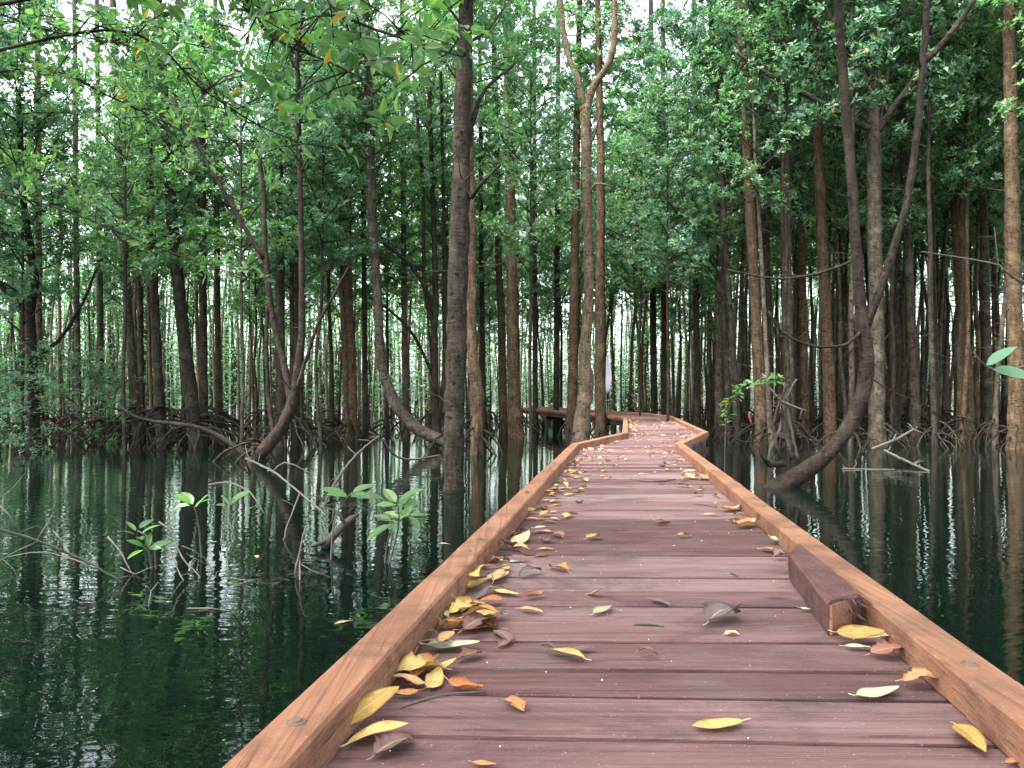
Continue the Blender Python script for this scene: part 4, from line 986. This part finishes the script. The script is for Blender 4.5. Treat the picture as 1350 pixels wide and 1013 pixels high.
LOW = [proto_tree(i, 13.5+i % 3, 4.6+.6*(i % 4), ('bark_dark', 'bark_grey', 'bark_dark', 'bark_tan')[i % 4], R(.05, .10)) for i in range(9)]
HIGH = [proto_tree(20+i, 16+i % 3, 7.4+.6*(i % 3), ('bark_dark', 'bark_grey', 'bark_tan', 'bark_grey')[i % 4], R(.065, .125)) for i in range(9)]
taken = [(o.location.x, o.location.y) for o in NEAR.values()]
rt = U(2024)
def free(x, y, gap):
    for (a, b) in taken:
        if (a-x)**2+(b-y)**2 < gap*gap: return False
    l, r = at_y(LEFT, y), at_y(RIGHT, y)
    if y < 31 and l-.9 < x < r+.9: return False
    if 27 < y < 46:                                   # the far arm of the boardwalk
        ax, ay, bx, by = 4.6, 29.5, .6, 42.0; t = max(0, min(1, ((x-ax)*(bx-ax)+(y-ay)*(by-ay))/((bx-ax)**2+(by-ay)**2)))
        if math.hypot(x-ax-(bx-ax)*t, y-ay-(by-ay)*t) < 1.7: return False
    return True
GRP = {'l': ('one of the many slim trees packed behind the open water on the left', 'forest behind the left water'),
       'c': ('one of the many slim trees standing beyond the far end of the boardwalk', 'forest beyond the boardwalk'),
       'r': ('one of the many straight trees crowded in the dark stand on the right', 'dark stand on the right')}
def put(x, y, pr, s, where):
    tm, rm, at_, ci = pr; label, group = GRP[where]
    t = thing('mangrove_tree', (x, y, 0), label, 'tree', group); t.rotation_euler = (0, 0, rt.uniform(0, 6.28)); t.scale = (s, s, s)
    link('trunk', tm, t); link('root_tangle', rm, t)
    if where == 'r' or y > 48: ci = LIGHT0+ci % 3
    add_crown(t, ci, at_, rt.uniform(0, 6.28), (1, 1, rt.uniform(.9, 1.15)*(.9 if where == 'l' else 1)))
    taken.append((x, y))
def put_shade_tree(x, y, cz, i):
    tm, rm, at_, ci = HIGH[i % 7]
    t = thing('mangrove_tree', (x, y, 0), 'unseen tall tree added beside the near boardwalk to shade the planks', 'tree', 'unseen trees added to shade the near boardwalk'); t.rotation_euler = (0, 0, i*1.1)
    link('trunk', tm, t); link('root_tangle', rm, t)
    add_crown(t, i % 5, (0, 0, cz), i*.7, (1.1, 1.1, .9))
count = 0
def scatter(n, y0, y1, x0, x1, pool, where, gap, sr=(.85, 1.2)):
    """x0, x1 as photo pixels"""
    global count
    k = 0
    for _ in range(n*40):
        if k >= n: break
        y = math.sqrt(rt.uniform(y0*y0, y1*y1)); px = rt.uniform(x0, x1); x = (px-CX)/F*y
        if not free(x, y, gap): continue
        put(x, y, rt.choice(pool), rt.uniform(*sr), where); k += 1
    count += k
scatter(48, 23, 49, -60, 660, LOW, 'l', 1.2)
scatter(30, 34, 52, 560, 960, LOW, 'c', 1.3)
scatter(66, 22, 40, 960, 1420, HIGH, 'r', 1.0)
scatter(52, 38, 60, 930, 1420, HIGH, 'r', 1.0)
scatter(10, 15, 26, 1420, 1700, HIGH, 'r', 1.6)
scatter(10, 15, 26, -350, -80, LOW, 'l', 1.6)
# bushier trees standing in the near left water, and unseen trees added outside the picture to shade the boardwalk
for i, (px, d, ci, cz, sc, lb) in enumerate([(30, 21, 0, 3.2, 1.0, 'young leafy mangrove behind the leftmost bushes, its crown hanging low'), (165, 20.5, 1, 4.0, .8, 'young leafy mangrove before the left clump with its crown over the leaning trunks'),
    (318, 21.0, 3, 4.4, 1.0, 'young leafy mangrove above the forked low stem'), (425, 22, 2, 4.8, 1.0, 'young leafy mangrove hanging over the swept trunk'), (700, 22.5, 1, 5.0, .8, 'young leafy mangrove between the orange brown trunk and the pale fork'), (845, 30.0, 0, 5.5, 1.1, 'leafy mangrove filling the gap right of the pale fork'), (900, 27.0, 2, 5.6, 1.05, 'leafy mangrove over the right corner of the boardwalk'), (820, 40.0, 3, 6.0, 1.3, 'tall leafy mangrove closing the view behind the boardwalk end'), (880, 24.0, 4, 4.6, .8, 'young leafy mangrove right of the boardwalk bend')]):
    b = Vector(((px-CX)/F*d, d, 0)); t = thing('mangrove_tree', b, lb, 'tree', 'young leafy mangroves'); r_ = U(40+i)
    V, Fc = [], []; tube(V, Fc, smooth_path([(Vector((0, 0, -.3)), .055), (Vector((r_.uniform(-.2, .2), 0, cz*.5)), .05), (Vector((0, 0, cz)), .045), (Vector((0, 0, cz+6)), .015)], .3), 7, .06, r_)
    part('trunk', V, Fc, M['bark_dark'], t); add_crown(t, ci, (0, 0, cz), r_.uniform(0, 6), (sc, sc, sc))
for i, (x, y, cz) in enumerate([(-3.6, 1.5, 4.6), (-4.5, -3, 4.5), (4.8, 1.0, 5.0), (4.4, -4, 5.0), (-6.5, 7.5, 5.2), (6.5, 6.0, 6.0), (-2.2, -7, 5), (2.5, -8, 5), (-4.3, 4.2, 7.0), (4.6, 4.0, 7.2), (2.9, -1.5, 6.0), (-2.4, -2, 6.2)]):
    put_shade_tree(x, y, cz, i)
print('crowd', count, 'leaves', nleaf[0])

# ------------------------------------------------------------------ far wood: one mass
def far_wood():
    rnd = U(31); V, Fc, TV, TF = [], [], [], []
    for i in range(800):
        a = rnd.uniform(-.78, .78); d = rnd.uniform(64 if a < .2 else 46, 90); x, y = math.sin(a)*d, math.cos(a)*d; h = rnd.uniform(9, 15)
        tube(TV, TF, [(Vector((x, y, -.2)), .13), (Vector((x+rnd.uniform(-.4, .4), y, h*.5)), .1), (Vector((x+rnd.uniform(-.7, .7), y, h)), .05)], 4, cap=False)
    for i in range(19000):
        a = rnd.uniform(-.80, .80); d = rnd.uniform(66, 84); x, y = math.sin(a)*d, math.cos(a)*d
        right = a > .12
        z = (rnd.random()**1.25)*(19 if a > -.06 else 12.5)+(.3 if rnd.random() < .6 else 2.2)
        if -.32 < a < -.05 and z < 6 and rnd.random() < .35: continue
        c = Vector((x, y, z))
        for k in range(9):
            p = c+Vector((rnd.gauss(0, .7), rnd.gauss(0, .7), rnd.gauss(0, .5)))
            d3 = Vector((rnd.uniform(-1, 1), rnd.uniform(-1, 1), rnd.uniform(-.6, .6))).normalized(); s = d3.orthogonal().normalized(); u = s.cross(d3)
            leaf4(V, Fc, p, d3, s, u, .32, .16)
    me = mesh('far_wood', V, Fc, M['leaf_far_glow']); o = link('far_wood', me)
    tag(o, 'far mass of pale green mangrove wood closing off the view', 'wood', None, 'stuff')
    p = link('far_trunks', mesh('far_trunks', TV, TF, M['bark_grey'], True), o)
far_wood()

# ------------------------------------------------------------------ light
W = bpy.data.worlds.new('World'); S.world = W; W.use_nodes = True
nt = W.node_tree; bg = nt.nodes['Background']
sky = nt.nodes.new('ShaderNodeTexSky'); sky.sky_type = 'NISHITA'; sky.sun_disc = False
sky.sun_elevation = math.radians(60); sky.sun_rotation = math.radians(232); sky.air_density = 1.0; sky.dust_density = 4.0; sky.ozone_density = 1.0
hs = nt.nodes.new('ShaderNodeHueSaturation'); hs.inputs['Saturation'].default_value = .35; nt.links.new(sky.outputs[0], hs.inputs['Color']); nt.links.new(hs.outputs[0], bg.inputs['Color']); bg.inputs['Strength'].default_value = .15
sun = bpy.data.lights.new('sun', 'SUN'); so = bpy.data.objects.new('sun', sun); COL.objects.link(so)
sun.energy = 1.15; sun.angle = math.radians(25); sun.color = (1, .96, .9)
az = math.radians(232); el = math.radians(60)
v = Vector((math.sin(az)*math.cos(el), math.cos(az)*math.cos(el), math.sin(el)))
so.rotation_euler = v.to_track_quat('Z', 'Y').to_euler()
S.view_settings.view_transform = 'Standard'; S.view_settings.look = 'None'; S.view_settings.gamma = 1
S.view_settings.exposure = 3.1
S.render.engine = 'CYCLES'
S.cycles.max_bounces = 10; S.cycles.diffuse_bounces = 7; S.cycles.transmission_bounces = 6; S.cycles.glossy_bounces = 3
